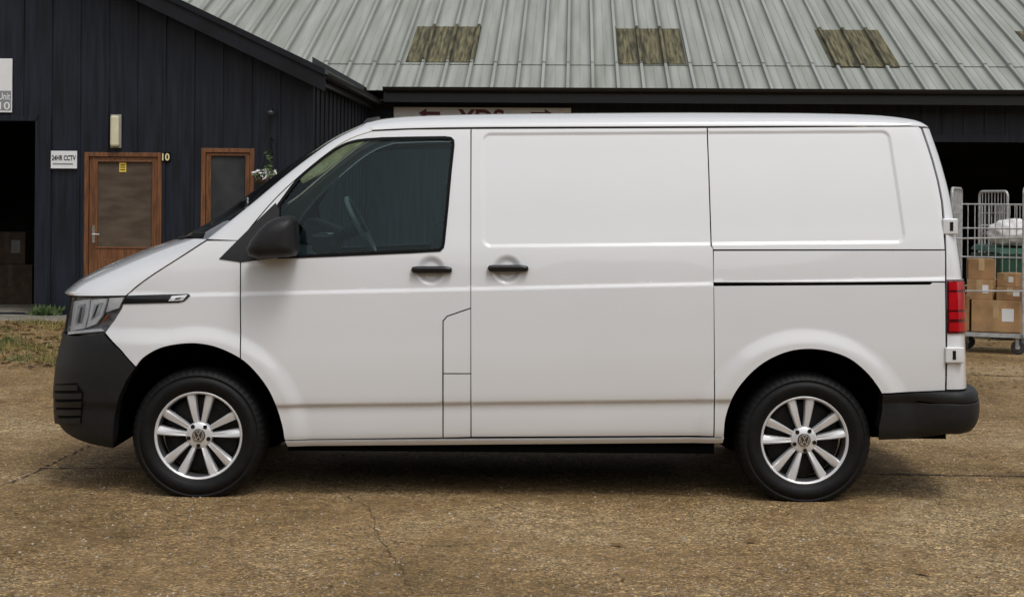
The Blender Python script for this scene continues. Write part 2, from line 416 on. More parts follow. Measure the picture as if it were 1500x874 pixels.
def dome(name,poly,y0,y1,depth,mat,parent,n=10):
    p=poly if area(poly)>0 else poly[::-1]; p=np.array(dens(p,.012)); c=p.mean(0); V=[];Fc=[];m=len(p)
    rings=[(y0,.90),(y0*.4+y1*.6,1.0)]+[(y1-depth*math.sin(math.pi/2*k/n),max(.02,math.cos(math.pi/2*k/n)**.55)) for k in range(1,n+1)]
    for y,s in rings: V+=[(c[0]+(a-c[0])*s,y,c[1]+(b-c[1])*s) for a,b in p]
    for j in range(len(rings)-1):
        for i in range(m):
            a=j*m+i;b=j*m+(i+1)%m; Fc.append((a,b,b+m,a+m))
    Fc.append(tuple(range((len(rings)-1)*m,len(rings)*m))); Fc.append(tuple(range(m))[::-1])
    return mk(name,V,Fc,mat,parent,smooth=True)
def xz(l,Y): return [tuple(unp(a,b,Y)[[0,2]]) for a,b in l]
for (a,b,c,d_) in ((1380,320,1402,343),(1384,508,1411,531)):
    Y=float(pw(a,b)[1])
    h=block('door_hinge',xz([(a,b),(c,b),(c,d_),(a,d_)],Y),Y+.06,Y-.018,.006,PAINT,van)
    block('hinge_recess',xz([(a+10,b+5),(a+15,b+5),(a+15,d_-5),(a+10,d_-5)],Y),Y+.02,Y-.020,.001,TRIM,h)
ztb=pix(110,491)[1]; zbb=pix(90,622)[1]
BE=[(187,556),(176,580),(169,610),(167,640),(167,656)]
fbp=pp([(110,491),(152,488),(178,513),(200,538)]+BE+[(135,650),(112,642),(96,632),(88,622)])+[(umin(zbb)+.004,zbb-.01),(umin(ztb)+.004,ztb)]
both('front_bumper',panel(fbp,raw=True,extra=False,thick=.06),PLASTIC,van)
GRD=pm('grille_dark',(.002,.002,.002),.7,.1,20,spec=.1)
gp=panel([(82,561),(114,559),(124,574),(121,620),(100,621),(84,606)],off=.003,extra=False,grid=.015); gr=emit('grille',gp,GRD,van)
for py,xe in ((563,116),(575,122),(587,122),(599,121),(611,120)):
    emit('grille_bar',panel([(82.5,py),(xe,py),(xe,py+8),(83.5,py+8)],off=.009,extra=False,grid=.015,ins=0,thick=.008),PLASTIC,gr)
u_h=pix(103,462)[0]-.10; zh0=pix(120,437)[1]; zh1=pix(120,489)[1]
hp=pp([(130,435),(182,434),(176,452),(166,468),(153,486),(120,489)])+[(u_h,zh1),(u_h,zh0)]
hl,_=both('headlight',panel(hp,raw=True,off=-.035,extra=False,grid=.02,thick=0,ins=0),LAMPIN,van)
emit('lens',panel(hp,raw=True,off=.0,extra=False,grid=.03,thick=0),CLEAR,hl)
def hs(name,pts,off,mat): emit(name,panel(pts,off=off,extra=False,grid=.012,ins=0,thick=.012),mat,hl)
hs('reflector',[(105,441),(128,438),(126,462),(121,480),(100,484)],-.012,REFL)
hs('reflector',[(131,439),(155,437),(147,463),(138,474),(124,479),(128,462)],-.012,REFL)
hs('reflector',[(158,436.5),(180,435),(172,451),(153,457)],-.012,REFL)
hs('lamp_bowl',[(112,447),(123,444),(121,461),(117,473),(107,476)],-.009,BOWL)
hs('lamp_bowl',[(136,445),(149,443),(142,461),(131,469),(133,459)],-.009,BOWL)
hs('lamp_slot',[(116,450),(119,449),(115,472),(111,473)],-.007,TRIM)
hs('lamp_slot',[(140,447),(143,446),(137,463),(133,466)],-.007,TRIM)
hs('indicator',[(153,462),(158,460.5),(151,470),(147,472)],-.011,ORANGE)
hs('light_strip',[(98,485),(146,480.5),(152,484),(97,489)],-.008,REFL)
bandp=[(u_h-.004,zh0),(umin(zh0)+.004,zh0),(umin(zh1)+.004,zh1),(u_h-.004,zh1)]
both('front_grille',panel(bandp,raw=True,off=-.006,extra=False,grid=.03),TRIM,van)
bar=emit('fender_trim',panel([(186,433),(276,430.5),(279,433),(270,441),(262,443),(178,445)],off=.004,extra=False,grid=.02,ins=0,thick=.01),TRIM,van)
emit('badge',panel([(252,434),(275,432.3),(268,440),(247,441)],off=.007,extra=False,grid=.02,ins=0,thick=.004),BADGE,bar)
emit('badge_inset',panel([(258,436.3),(266,435.6),(263,437.9),(256,438.3)],off=.009,extra=False,grid=.02,ins=0,thick=.003),TRIM,bar)
for (a,b,par) in ((602,390,door),(714,388,sd)):
    Y=float(pw(a+30,b+5)[1])
    block('door_handle',xz([(a,b+5),(a+2,b+1),(a+8,b),(a+50,b),(a+57,b+1),(a+60,b+3),(a+60,b+8),(a+56,b+10),(a+10,b+10.5),(a+3,b+9.5)],Y-.02),Y+.01,Y-.035,.012,TRIM,par)
mirp=[(363,374),(360,366),(366,353),(378,337),(391,325),(404,318.5),(418,316),(428,316.5),(433,321),(435,334),(436,352),(435.5,368),(431,375),(420,377),(400,378),(378,380)]
dome('wing_mirror',xz(mirp,-.12),.04,-.10,.10,PLASTIC,van)
# ---- roof
spx=[545,600,690,900,1036,1200,1300,1335]; spy=[191.5,189,187.5,186.5,186,185.5,185.5,185]
tpx=[530,545,560,590,620,700,850,1000,1150,1250,1300,1325,1345]; tpy=[183.5,178.5,175,171.5,169.8,167.5,166,165,165.5,166.8,168.8,171.2,175]
rows=[];st=list(np.linspace(545,1326,64))
tt=np.r_[np.linspace(0,.5,14),np.linspace(.58,1,8)]
for px in st:
    E=pw(px,float(pchip(spx,spy,px))); E[2]+=.004; targ=float(pchip(tpx,tpy,px))
    s=(px-545)/300; dx=-.06*max(0,1-s)**2; lo,hi=E[2]+.015,E[2]+.4
    def cur(zt):
        Y=bz(tt,E[1],E[1]+.008,E[1]+.2,YC); Z=bz(tt,E[2],E[2]+(zt-E[2])*.8,zt,zt+.012); q=(Y-E[1])/(YC-E[1])
        return np.stack([E[0]+dx*q*(2-q),Y,Z],1)
    for _ in range(30):
        m=(lo+hi)/2; c=cur(m)
        if proj(c[:,0],c[:,1],c[:,2])[1].min()<targ: hi=m
        else: lo=m
    rows.append(cur(m))
zr=rp[0][1]+.006; ur=np.interp(np.arange(len(tt))/(len(tt)-1),[0,.35,1],[rp[0][0],rp[0][0]+.12,umax(zr)-.004])
R=np.stack(M(ur,zr,False),1); base_=rows[-1].copy()
for f in (.22,.42,.6,.76,.9):
    m_=base_*(1-f)+R*f+np.array([.009,0,.013])*math.sin(math.pi*f); m_[0]=base_[0]*(1-f)+R[0]*f; rows.append(m_)
rows.append(R)
rows=np.array(rows)
def gridmesh(name,G,mat,parent,flip=False):
    a,b=G.shape[:2]; Fc=[(i*b+j,(i+1)*b+j,(i+1)*b+j+1,i*b+j+1) for i in range(a-1) for j in range(b-1)]
    if flip: Fc=[f[::-1] for f in Fc]
    return mk(name,G.reshape(-1,3),Fc,mat,parent,smooth=True)
def symm(G): return np.concatenate([G,(G*np.array([1,-1,1])+np.array([0,2*YC,0]))[:,::-1][:,1:]],1)
roof=gridmesh('roof',symm(rows),PAINT,van)
Dl=resample([pw(*p) for p in DOORL],24)
WL=[(303,350),(335,325),(370,297),(412,262),(455,229),(492,203.5),(531,184.5)]
def wl(p,o):
    b=pw(p[0],p[1]); return unp(p[0],p[1],b[1]+o)
Wl=resample([wl(p,.09) for p in WL],24); Wc=resample([wl(p,.012) for p in WL],24)
ps=np.linspace(0,1,9)
G=np.stack([(1-t)**2*Dl+2*t*(1-t)*Wc+t*t*Wl for t in ps],1); G[:,0,:]+=(G[:,1,:]-G[:,0,:])*.12
gridmesh('pillar',G,PAINT,van,flip=True); G2=G*np.array([1,-1,1])+np.array([0,2*YC,0]); gridmesh('pillar',G2,PAINT,van)
def coons(Fb,Rb,E,Cc):
    ns,nt=len(E),len(Fb); s=np.linspace(0,1,ns)[:,None,None]; t=np.linspace(0,1,nt)[None,:,None]
    return (1-s)*Fb[None]+s*Rb[None]+(1-t)*E[:,None]+t*Cc[:,None]-((1-s)*(1-t)*Fb[0]+(1-s)*t*Fb[-1]+s*(1-t)*Rb[0]+s*t*Rb[-1])
def bezc(p0,p1,p2,p3,n):
    s=np.linspace(0,1,n)[:,None]; return bz(s,np.array(p0),np.array(p1),np.array(p2),np.array(p3))
cc=resample([unp(*p,YC) for p in [(272,348),(330,316),(385,276),(450,231),(510,195),(534,185)]],24)
bot=bezc(Wl[0],Wl[0]+np.array([-.12,.2,0]),cc[0]-np.array([0,.4,0]),cc[0],16)
top=bezc(Wl[-1],Wl[-1]+np.array([-.03,.2,.0]),cc[-1]-np.array([0,.4,0]),cc[-1],16)
gridmesh('windscreen',symm(coons(bot,top,Wl,cc)),WSGLASS,van)
rf=resample(rows[0],24); edge=np.concatenate([resample(G[-1],9)[:-1],resample(top,16)],0)
hd=np.stack([edge*(1-t)+rf*t+np.array([0,0,.004])*math.sin(math.pi*t) for t in (0,.33,.66,1)],0); gridmesh('roof_header',symm(hd),PAINT,van)
E=resample([pw(*p) for p in HOODL],30); E[:,2]+=.005
u0_=pix(*HOODL[0])[0]; z0_=pix(*HOODL[0])[1]; zn=pix(106,437)[1]+.004
tq=np.linspace(0,1,30); uu=u0_+(umin(zn)+.002-u0_)*tq; zf=z0_+.005+(zn-z0_)*np.clip(tq*1.6,0,1)
Fb=np.stack(M(uu,zf,False),1)
cc2=[Fb[-1]]+[unp(*p,YC) for p in [(108,424),(125,408),(150,393),(200,371),(235,358),(262,350)]]
cc2=resample(cc2,30)
Rb=bezc(E[-1],E[-1]+np.array([-.13,.2,.004]),cc2[-1]-np.array([0,.4,0]),cc2[-1],30)
gridmesh('bonnet',symm(coons(Fb,Rb,E,cc2)),PAINT,van)
cw=np.stack([Rb+np.array([0,0,-.01]),resample(bot,30)+np.array([.02,0,-.012])],0); gridmesh('scuttle',symm(cw),PLASTIC,van)
mb=MB(); a=unp(262,349,.35);b=unp(300,343,.3);mb.tube(a,b,.008);mb.tube(b,unp(308,336,.45),.006);mb.box(unp(296,345,.3),(.09,.05,.03)); mb.done('wiper',PLASTIC,van)
mb=MB(); p=unp(545,174.0,.62); a_,b_,h_=.055,.022,.030
mb.add([(p[0]-a_,p[1]-b_,p[2]-.04),(p[0]-a_,p[1]+b_,p[2]-.04),(p[0]+a_,p[1]-b_,p[2]-.04),(p[0]+a_,p[1]+b_,p[2]-.04),(p[0]-a_*.5,p[1],p[2]+.004),(p[0]+a_*.75,p[1],p[2]+h_*.5)],[(0,4,1),(0,2,5,4),(1,4,5,3),(2,3,5),(0,1,3,2)]); mb.done('antenna',TRIM,van,bevel=.005)
for poly,c in ((BE[::-1]+AF,WC[0]),(AR+[(1290,600),(1285,625),(1285,641)],WC[1])):
    P=np.array([pw(*q) for q in poly]); P=resample(P,60); V=[];Fc=[]; n=len(P)
    for q in P:
        w_=np.array([c[0]+(q[0]-c[0])*1.012,0,c[1]+(q[2]-c[1])*1.012]); V+=[(w_[0],q[1]-.004,w_[2]),(w_[0],.62,w_[2])]
    for i in range(n-1): Fc.append((2*i,2*i+1,2*i+3,2*i+2))
    Fc.append(tuple(2*i+1 for i in range(n)))
    mk('wheel_arch_liner',V,Fc,SHELL,van); mk('wheel_arch_liner',[(v[0],2*YC-v[1],v[2]) for v in V],Fc,SHELL,van)
mb=MB(); mb.b2((WC[0][0]+.44,.10,.225),(WC[1][0]-.44,1.8,.34)); mb.b2((-2.2,.63,.24),(2.2,1.27,.80)); mb.b2((WC[1][0]+.46,.16,.30),(2.2,1.74,.4)); mb.done('underbody',SHELL,van)
# ---- wheels
def logo(r):
    m=MB(); n=40; V=[];Fc=[]
    for k in range(n):
        t=2*math.pi*k/n; V+=[(.86*r*math.cos(t),0,.86*r*math.sin(t)),(r*math.cos(t),0,r*math.sin(t))]
    for k in range(n): i=2*k;j=2*((k+1)%n); Fc.append((i,i+1,j+1,j))
    m.add(V,Fc)
    def stroke(a,b,w=.16):
        a=np.array(a)*r;b=np.array(b)*r; dd=(b-a)/np.linalg.norm(b-a); q=np.array([-dd[1],dd[0]])*w*r/2
        P=[a-q,a+q,b+q,b-q]; m.add([(p[0],-.0004,p[1]) for p in P],[(0,1,2,3)])
    for A,B in (((-.36,.80),(0,.10)),((.36,.80),(0,.10)),((-.80,.40),(-.38,-.78)),((-.38,-.78),(0,-.06)),((0,-.06),(.38,-.78)),((.38,-.78),(.80,.40))): stroke(A,B)
    return m
def wheel(c,spin):
    loc=Vector((c[0],.035-YC,c[1]))
    m=MB(); m.lathe_y([(.0,.085),(.15,.085),(.185,.09),(.185,.13),(0,.13)],48); m.tube((0,.03,0),(0,.12,0),.06,24)
    w=m.done('wheel',STEEL,van,local=True,smooth=False,loc=loc)
    pr=[(.212,.02),(.220,.006),(.228,-.001),(.232,-.001),(.236,-.006),(.262,-.011),(.284,-.010),(.286,-.005),(.296,-.005),(.298,-.008),(.303,-.006),(.318,.004),(.328,.018),(.333,.034),(.335,.05),(.327,.052),(.327,.058),(.335,.06),(.336,.095),(.327,.098),(.327,.106),(.336,.109),(.335,.145),(.327,.147),(.327,.153),(.335,.155),(.333,.17),(.322,.19),(.29,.205),(.24,.2),(.212,.18)]
    NS=240; m=MB(); m.lathe_y(pr,NS); nn=len(pr)
    V=[]
    for i,v in enumerate(m.v):
        z=v[2]; k=i//nn; j=i%nn; x=v[0]; y=v[1]
        if 11<=j<=14 and (k%4==0): y+=.004; x*=.994; z*=.994
        if z+c[1]<.003: z=.003-c[1]
        V.append((x,y,z))
    mk('tyre',V,m.f,RUBBER,w,smooth=True,local=True)
    m=MB(); m.lathe_y([(.206,.015),(.210,.006),(.215,.003),(.219,.004),(.220,.012),(.214,.02)],80)
    rim=m.done('rim',ALLOY,w,smooth=True,local=True)
    m=MB(); m.lathe_y([(.205,.12),(.198,.05),(.203,.022),(.2065,.0145)],80); m.done('rim_barrel',BARREL,rim,smooth=True,local=True)
    for k in range(5):
        m=MB()
        for sg in (-1,1):
            t0=math.radians(90+72*k+spin+sg*16); t1=math.radians(90+72*k+spin+sg*13)
            secs=[]
            for f in np.linspace(0,1,9):
                r=.040+(.211-.040)*f; t=t0+(t1-t0)*f**.8; y=.028-.020*math.sin(f*math.pi*.5)+.006*f**3
                w_=.020+.026*f**1.2; cx_,cz_=r*math.cos(t),r*math.sin(t); tx,tz=-math.sin(t),math.cos(t)
                secs.append([(cx_+tx*w_*a,y+yy+(a*sg<0)*.007*f,cz_+tz*w_*a) for a,yy in ((-.56,.045),(-.5,.008),(-.33,0),(.0,.002),(.33,0),(.5,.008),(.56,.045))])
            V=[p for s in secs for p in s]; n=7
            Fc=[(i*n+j,i*n+j+1,(i+1)*n+j+1,(i+1)*n+j) for i in range(8) for j in range(6)]
            m.add(V,Fc)
        m.done('spoke_pair',ALLOY,rim,smooth=False,local=True)
    m=MB(); m.lathe_y([(.0,.020),(.058,.020),(.064,.024),(.068,.036),(.066,.06)],40); m.done('hub',ALLOY,rim,smooth=True,local=True)
    for k in range(5):
        m=MB(); t=math.radians(90+72*k+spin+36); m.tube((.052*math.cos(t),.0175,.052*math.sin(t)),(.052*math.cos(t),.03,.052*math.sin(t)),.0105,14)
        m.done('wheel_bolt',TRIM,rim,local=True)
    m=MB(); m.lathe_y([(.0,.0105),(.028,.011),(.032,.014),(.033,.024)],32); m.done('centre_cap',CAPM,rim,smooth=True,local=True)
    m=logo(.028); m.v=[(v[0],v[1]+.0098,v[2]) for v in m.v]; m.done('emblem',CHROME,rim,local=True)
    return w
wf=wheel(unp(290,638,.035)[[0,2]],-1.5); wr=wheel(unp(1179,645,.035)[[0,2]],5)
def ctree(o,parent):
    c=o.copy(); C.objects.link(c); c.parent=parent
    for ch in list(o.children): ctree(ch,c)
    return c
for w in (wf,wr):
    c=ctree(w,van); c.location=(w.location[0],-w.location[1],w.location[2]); c.rotation_euler=(0,0,math.pi)
# ---- cab interior
V=[];bw=[(.12,.35),(.10,.9),(.13,1.3),(.30,1.84)]
for x in (-.21,-.18):
    for y,z in bw: V.append((x,y,z))
    for y,z in bw[::-1]: V.append((x,2*YC-y,z))
mb=MB(); mb.add(V,[tuple(range(8)),tuple(range(8,16))[::-1]]+[(i,(i+1)%8,(i+1)%8+8,i+8) for i in range(8)]); mb.done('bulkhead',CABIN,van)
mb=MB(); mb.b2((-1.05,.10,.42),(-.21,1.80,.46)); mb.done('cab_floor',CABIN,van)
dpoly=[(-1.60,.88),(-1.60,1.19),(-1.30,1.235),(-1.10,1.22),(-1.02,1.15),(-1.06,.98),(-1.16,.88)]
V=[(x,.13,z) for x,z in dpoly]+[(x,1.77,z) for x,z in dpoly]; n=len(dpoly)
dash=mk('dashboard',V,[tuple(range(n)),tuple(range(n,2*n))[::-1]]+[(i,i+n,(i+1)%n+n,(i+1)%n) for i in range(n)],SEATM,van,bevel=.015)
mb=MB(); mb.box((-1.1,1.42,1.27),(.22,.34,.17),Matrix.Rotation(.35,3,'Y')); mb.done('instrument_binnacle',SEATM,dash,bevel=.03)
mb=MB(); mb.box((-1.04,.95,1.2),(.1,.3,.2)); mb.done('centre_console',TRIM,dash,bevel=.02)
mb=MB(); mb.box((-1.0,.36,1.15),(.10,.22,.09)); mb.done('air_vent',TRIM,dash,bevel=.02)
c=unp(528,330,1.42); ax=Vector((-.80,0,-.42)).normalized(); bx=Vector((0,1,0)); up=ax.cross(bx).normalized(); c=Vector(c); V=[];Fc=[];n1,n2=56,10
for i in range(n1):
    t=2*math.pi*i/n1; rd_=bx*math.cos(t)+up*math.sin(t)
    for j in range(n2): s=2*math.pi*j/n2; V.append(c+rd_*(.175+.0135*math.cos(s))+ax*.0135*math.sin(s))
for i in range(n1):
    for j in range(n2): Fc.append((i*n2+j,((i+1)%n1)*n2+j,((i+1)%n1)*n2+(j+1)%n2,i*n2+(j+1)%n2))
st_=mk('steering_wheel',V,Fc,WHEELM,van,smooth=True)
mb=MB()
for t in (0.,math.pi,math.pi*1.5): mb.tube(c,c+(bx*math.cos(t)+up*math.sin(t))*.17,.014)
mb.tube(c-ax*.02,c+ax*.22,.05,16,.03); mb.done('steering_boss',SEATM,st_,smooth=True)
for y in (.42,.85,1.42):
    mb=MB(); mb.box((-.56,y,.80),(.5,.44,.16)); mb.box((-.38,y,1.10),(.13,.44,.56),Matrix.Rotation(.22,3,'Y')); s=mb.done('seat',SEATM,van,bevel=.04)
    mb=MB(); mb.box((-.30,y,1.49),(.09,.26,.18)); mb.done('headrest',SEATM,s,bevel=.03)
# ================================================================ BUILDINGS
ya=math.radians(2.2); e1=np.array([math.cos(ya),-math.sin(ya),0]); e2=np.array([math.sin(ya),math.cos(ya),0])
OB=unp(455,400,12.4); OB[2]=0
CAM=np.array([0,-D0,H])
def ray(px,py):
    d=unp(px,py,-D0+1)-CAM; return d
def hit(px,py,q):
    w=ray(px,py); t=(q-(CAM-OB)@e2)/(w@e2); P=CAM+w*t-OB; return float(P@e1),float(P[2])
QM=float((unp(533,300,18.)-OB)@e2)
NAVY=pm('navy_cladding',(.0085,.0110,.0185),.5,.5,3,stretch=(6,1,.4),spec=.3)
NAVY2=pm('dark_timber',(.006,.007,.010),.6,.3,4,spec=.25)
BLACK=pm('black_gutter',(.008,.009,.011),.35,.2,5)
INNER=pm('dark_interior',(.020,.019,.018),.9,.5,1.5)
WOOD=pm('brown_wood',(.15,.06,.022),.45,.35,6,stretch=(8,8,.8))
PANE=pm('door_glass',(.075,.056,.043),.08,.5,5,c2=(.115,.088,.068),spec=.6,stretch=(.6,.6,2.2))  # brown of the reflected brick put into the glass colour
PANE2=pm('window_glass',(.036,.040,.042),.06,.5,3,c2=(.06,.064,.064),spec=.6)
WHITE=pm('white_board',(.72,.73,.74),.45,.04,3)
CREAM=pm('cream_lens',(.62,.58,.42),.4,.06,8)
YEL=pm('yellow_paper',(.7,.5,.06),.6,.05,8)
DIG=pm('digit_yellow',(.68,.60,.32),.5,.05,8)
MAROON=pm('maroon_paint',(.13,.015,.03),.5,.05,8)
INK=pm('black_ink',(.012,.012,.016),.6,.05,8)
PLATE=pm('plate_black',(.002,.002,.002),.5,.05,8,spec=.1)
GREY=pm('grey_print',(.22,.23,.25),.6,.05,8)
rootl=(OB[0],OB[1],0)
barn=thing('barn','dark navy vertically boarded gabled unit with brown doors on the left','building',rootl,-ya)
eave=hit(470,98,-.3); slope=math.tan(math.radians(25.2))
zr_=lambda s: eave[1]-.06+(eave[0]-s)*slope
s_ap=hit(-170,300,0)[0]; sL=2*s_ap
def rect(x0,y0,x1,y1,q=0):
    a=hit(x0,y0,q);b=hit(x1,y1,q); return a[0],b[1],b[0],a[1]
o1=rect(-170,176,52,300); o1=(o1[0],.03,o1[2],o1[3])
o2=rect(124,223,237,300); o2=(o2[0],.03,o2[2],o2[3])
o3=rect(295,217,371,430)
def rp4(o): return [(o[0],o[1]),(o[2],o[1]),(o[2],o[3]),(o[0],o[3])]
zt=lambda s: zr_(s)-.10 if s>s_ap else zr_(2*s_ap-s)-.10
outer=[(sL,0),(0,0),(0,zt(0)),(s_ap,zt(s_ap)),(sL,zt(0))]
mb=MB()
def wallface(mb,outer,holes,q,dep):
    P,T=tri2d(outer,holes); mb.add([(a,q,b) for a,b in P],[tuple(t) for t in T])
    for h in holes:
        k=[(a,q,b) for a,b in h]+[(a,q+dep,b) for a,b in h]; n=len(h); mb.add(k,[(i,(i+1)%n,(i+1)%n+n,i+n) for i in range(n)])
wallface(mb,outer,[rp4(o1),rp4(o2),rp4(o3)],0,.14)
hol=[o1,o2,o3]
spc=.365; s=hit(450,300,0)[0]
while s>sL+.1:
    iv=[(0.02,zt(s)-.01)]
    for o in hol:
        if o[0]-.02<s<o[2]+.02:
            iv2=[]
            for a,b in iv:
                if o[1]>a: iv2.append((a,min(b,o[1]-.01)))
                if o[3]<b: iv2.append((max(a,o[3]+.01),b))
            iv=iv2
    for a,b in iv:
        if b-a>.05: mb.b2((s-.018,-.018,a),(s+.018,.002,b))
    s-=spc
mb.add([(0,0,0),(0,QM,0),(0,QM,3.3),(0,0,3.3)],[(0,1,2,3)])
q=.3
while q<QM: mb.b2((-.002,q-.018,0),(.016,q+.018,3.2)); q+=spc
mb.add([(sL,0,0),(sL,12,0),(sL,12,3.3),(sL,0,3.3)],[(0,1,2,3)]); mb.add([(sL,12,0),(0,12,0),(0,12,3.3),(s_ap,12,zt(s_ap)),(sL,12,3.3)],[(0,1,2,3,4)])
mb.b2((-.05,-.02,0),(.02,.03,3.15))
mb.b2((o1[2],-.03,0),(hit(75,300,0)[0],-.001,o1[3]+.02)); mb.b2((o1[0],-.03,o1[3]),(o1[2]+.02,-.002,o1[3]+.07))
mb.done('wall',NAVY,barn,local=True)
mb=MB(); s1=o1[2]+.25
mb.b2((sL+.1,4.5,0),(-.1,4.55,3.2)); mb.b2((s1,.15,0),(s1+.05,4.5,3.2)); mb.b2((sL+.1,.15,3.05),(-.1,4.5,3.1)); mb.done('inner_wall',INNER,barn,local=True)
mb=MB()
for sg in (1,-1):
    f=lambda s: s if sg==1 else 2*s_ap-s
    a=(f(eave[0]+.05),zr_(eave[0]+.05));b=(s_ap,zr_(s_ap))
    V=[(a[0],-.3,a[1]),(b[0],-.3,b[1]),(b[0],12.2,b[1]),(a[0],12.2,a[1])]; V+=[(x,y,z+.06) for x,y,z in V]
    mb.add(V,[(0,1,2,3),(4,7,6,5),(0,4,5,1),(1,5,6,2),(2,6,7,3),(3,7,4,0)])
ROOFM=pm('metal_roof',(.225,.243,.208),.5,.5,2.2,c2=(.345,.355,.322),stretch=(3.0,.18,.18),thr=(.30,.66),rib_shade=(.40,.52))  # weather streaks, with rib shadow lines in the colour
mb.done('roof',BLACK,barn,local=True)
for sg in (1,-1):
    f=lambda s: s if sg==1 else 2*s_ap-s
    mb=MB()
    for (dz0,dz1,y0,y1) in ((-.22,.0,-.335,-.305),(-.02,.05,-.36,-.338)):
        A=(f(eave[0]+.06),zr_(eave[0]+.06));B=(s_ap,zr_(s_ap))
        V=[(A[0],y0,A[1]+dz0),(B[0],y0,B[1]+dz0),(B[0],y0,B[1]+dz1),(A[0],y0,A[1]+dz1)];V+=[(x,y1,z) for x,y,z in V]
        mb.add(V,[(0,1,2,3),(7,6,5,4),(0,4,5,1),(1,5,6,2),(2,6,7,3),(3,7,4,0)])
    mb.done('barge_board',NAVY2,barn,local=True)
mb=MB(); z=eave[1]-.10; mb.b2((eave[0]-.10,-.30,z-.10),(eave[0]-.04,QM-.1,z+.03))
for k in range(7):
    t0=math.pi*k/7+math.pi;t1=math.pi*(k+1)/7+math.pi; cx_=eave[0]+.03
    mb.add([(cx_+.065*math.cos(t0),-.3,z+.03+.065*math.sin(t0)),(cx_+.065*math.cos(t1),-.3,z+.03+.065*math.sin(t1)),(cx_+.065*math.cos(t1),QM-.15,z+.03+.065*math.sin(t1)),(cx_+.065*math.cos(t0),QM-.15,z+.03+.065*math.sin(t0))],[(0,1,2,3)])
mb.done('gutter',BLACK,barn,local=True)
def frame(mb,o,w,y0,y1,bottom=None):
    s0,z0,s1,z1=o; mb.b2((s0,y0,z0),(s0+w,y1,z1)); mb.b2((s1-w,y0,z0),(s1,y1,z1)); mb.b2((s0+w,y0,z1-w),(s1-w,y1,z1))
    if bottom: mb.b2((s0+w,y0,z0),(s1-w,y1,z0+bottom))
def leaf(o,glass,nm):
    mb=MB(); frame(mb,o,.055,-.012,.10)
    s0,z0,s1,z1=o; g=glass; a=s0+.06;b=s1-.06; t=z1-.06
    y0,y1=.012,.055
    mb.b2((a,y0,z0),(g[0],y1,t));mb.b2((g[2],y0,z0),(b,y1,t));mb.b2((g[0],y0,g[3]),(g[2],y1,t));mb.b2((g[0],y0,z0),(g[2],y1,g[1]))
    frame(mb,(g[0]-.02,g[1]-.02,g[2]+.02,g[3]+.02),.02,.002,.014,.02)
    if nm=='door':
        mb.b2((g[0]+.02,.006,z0+.2),(g[2]-.02,.014,g[1]-.16))
    d=mb.done(nm,WOOD,barn,local=True,bevel=.004)
    mb=MB(); mb.b2((g[0],.03,g[1]),(g[2],.036,g[3])); mb.done('pane',PANE if nm=='door' else PANE2,d,local=True)
    return d
g10=rect(143,237,222,362); d10=leaf(o2,g10,'door')
h=hit(137,343,0); mb=MB(); mb.b2((h[0]-.018,-.002,h[1]-.11),(h[0]+.018,.012,h[1]+.11)); mb.tube((h[0],-.05,h[1]),(h[0],.0,h[1]),.009); mb.tube((h[0]-.005,-.05,h[1]),(h[0]+.09,-.05,h[1]),.009); mb.done('handle',CHROME,d10,local=True)
n_=rect(174,238,184,252); mb=MB(); mb.b2((n_[0],.024,n_[1]),(n_[2],.029,n_[3])); no=mb.done('notice',YEL,d10,local=True)
mb=MB()
for k in (.25,.5,.72): zz_=n_[1]+(n_[3]-n_[1])*k; mb.b2((n_[0]+.015,.0225,zz_-.006),(n_[2]-.015,.0235,zz_+.006))
mb.done('notice_print',INK,no,local=True)
g2=rect(309,228,358,420); leaf(o3,g2,'window')
OW=OB+e2*QM
ware=thing('warehouse','long dark boarded unit with ribbed grey metal roof and mossy rooflights behind the van','building',(OW[0],OW[1],0),-ya)
zE=hit(1000,131,QM-.5)[1]-.04; tp=math.tan(math.radians(22))
def hroof(px,py):
    w=ray(px,py); b=CAM-OB
    t=(zE+tp*(b@e2-(QM-.5))-CAM[2])/(w[2]-tp*(w@e2)); P=b+w*t; return float(P@e1),float(P@e2)-QM
SL,SR=-14.,17.
ob=[hit(1330,206,QM),hit(1760,206,QM)]
o4=(ob[0][0],.03,ob[1][0],ob[0][1])
wt=zE+tp*.5-.08
mb=MB(); wallface(mb,[(0,0),(SR,0),(SR,wt),(0,wt)],[rp4(o4)],0,.15)
s=.25
while s<SR:
    if o4[0]-.03<s<o4[2]+.03: mb.b2((s-.018,-.016,o4[3]+.10),(s+.018,.002,wt-.02))
    else: mb.b2((s-.018,-.016,0.02),(s+.018,.002,wt-.02))
    s+=.33
mb.b2((o4[0]-.1,-.04,o4[3]-.02),(o4[2]+.1,-.001,o4[3]+.10))
mb.add([(SR,0,0),(SR,12,0),(SR,12,wt),(SR,0,wt)],[(0,1,2,3)]); mb.add([(SL,12,0),(SR,12,0),(SR,12,wt),(SL,12,wt)],[(0,1,2,3)])
mb.done('wall',NAVY,ware,local=True)
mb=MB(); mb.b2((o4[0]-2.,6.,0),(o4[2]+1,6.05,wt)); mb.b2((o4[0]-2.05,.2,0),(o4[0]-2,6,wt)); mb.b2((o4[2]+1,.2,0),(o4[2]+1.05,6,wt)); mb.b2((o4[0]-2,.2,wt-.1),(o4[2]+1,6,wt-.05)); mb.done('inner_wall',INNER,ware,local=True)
lapq=hroof(1000,97)[1]; RQ_=8.5
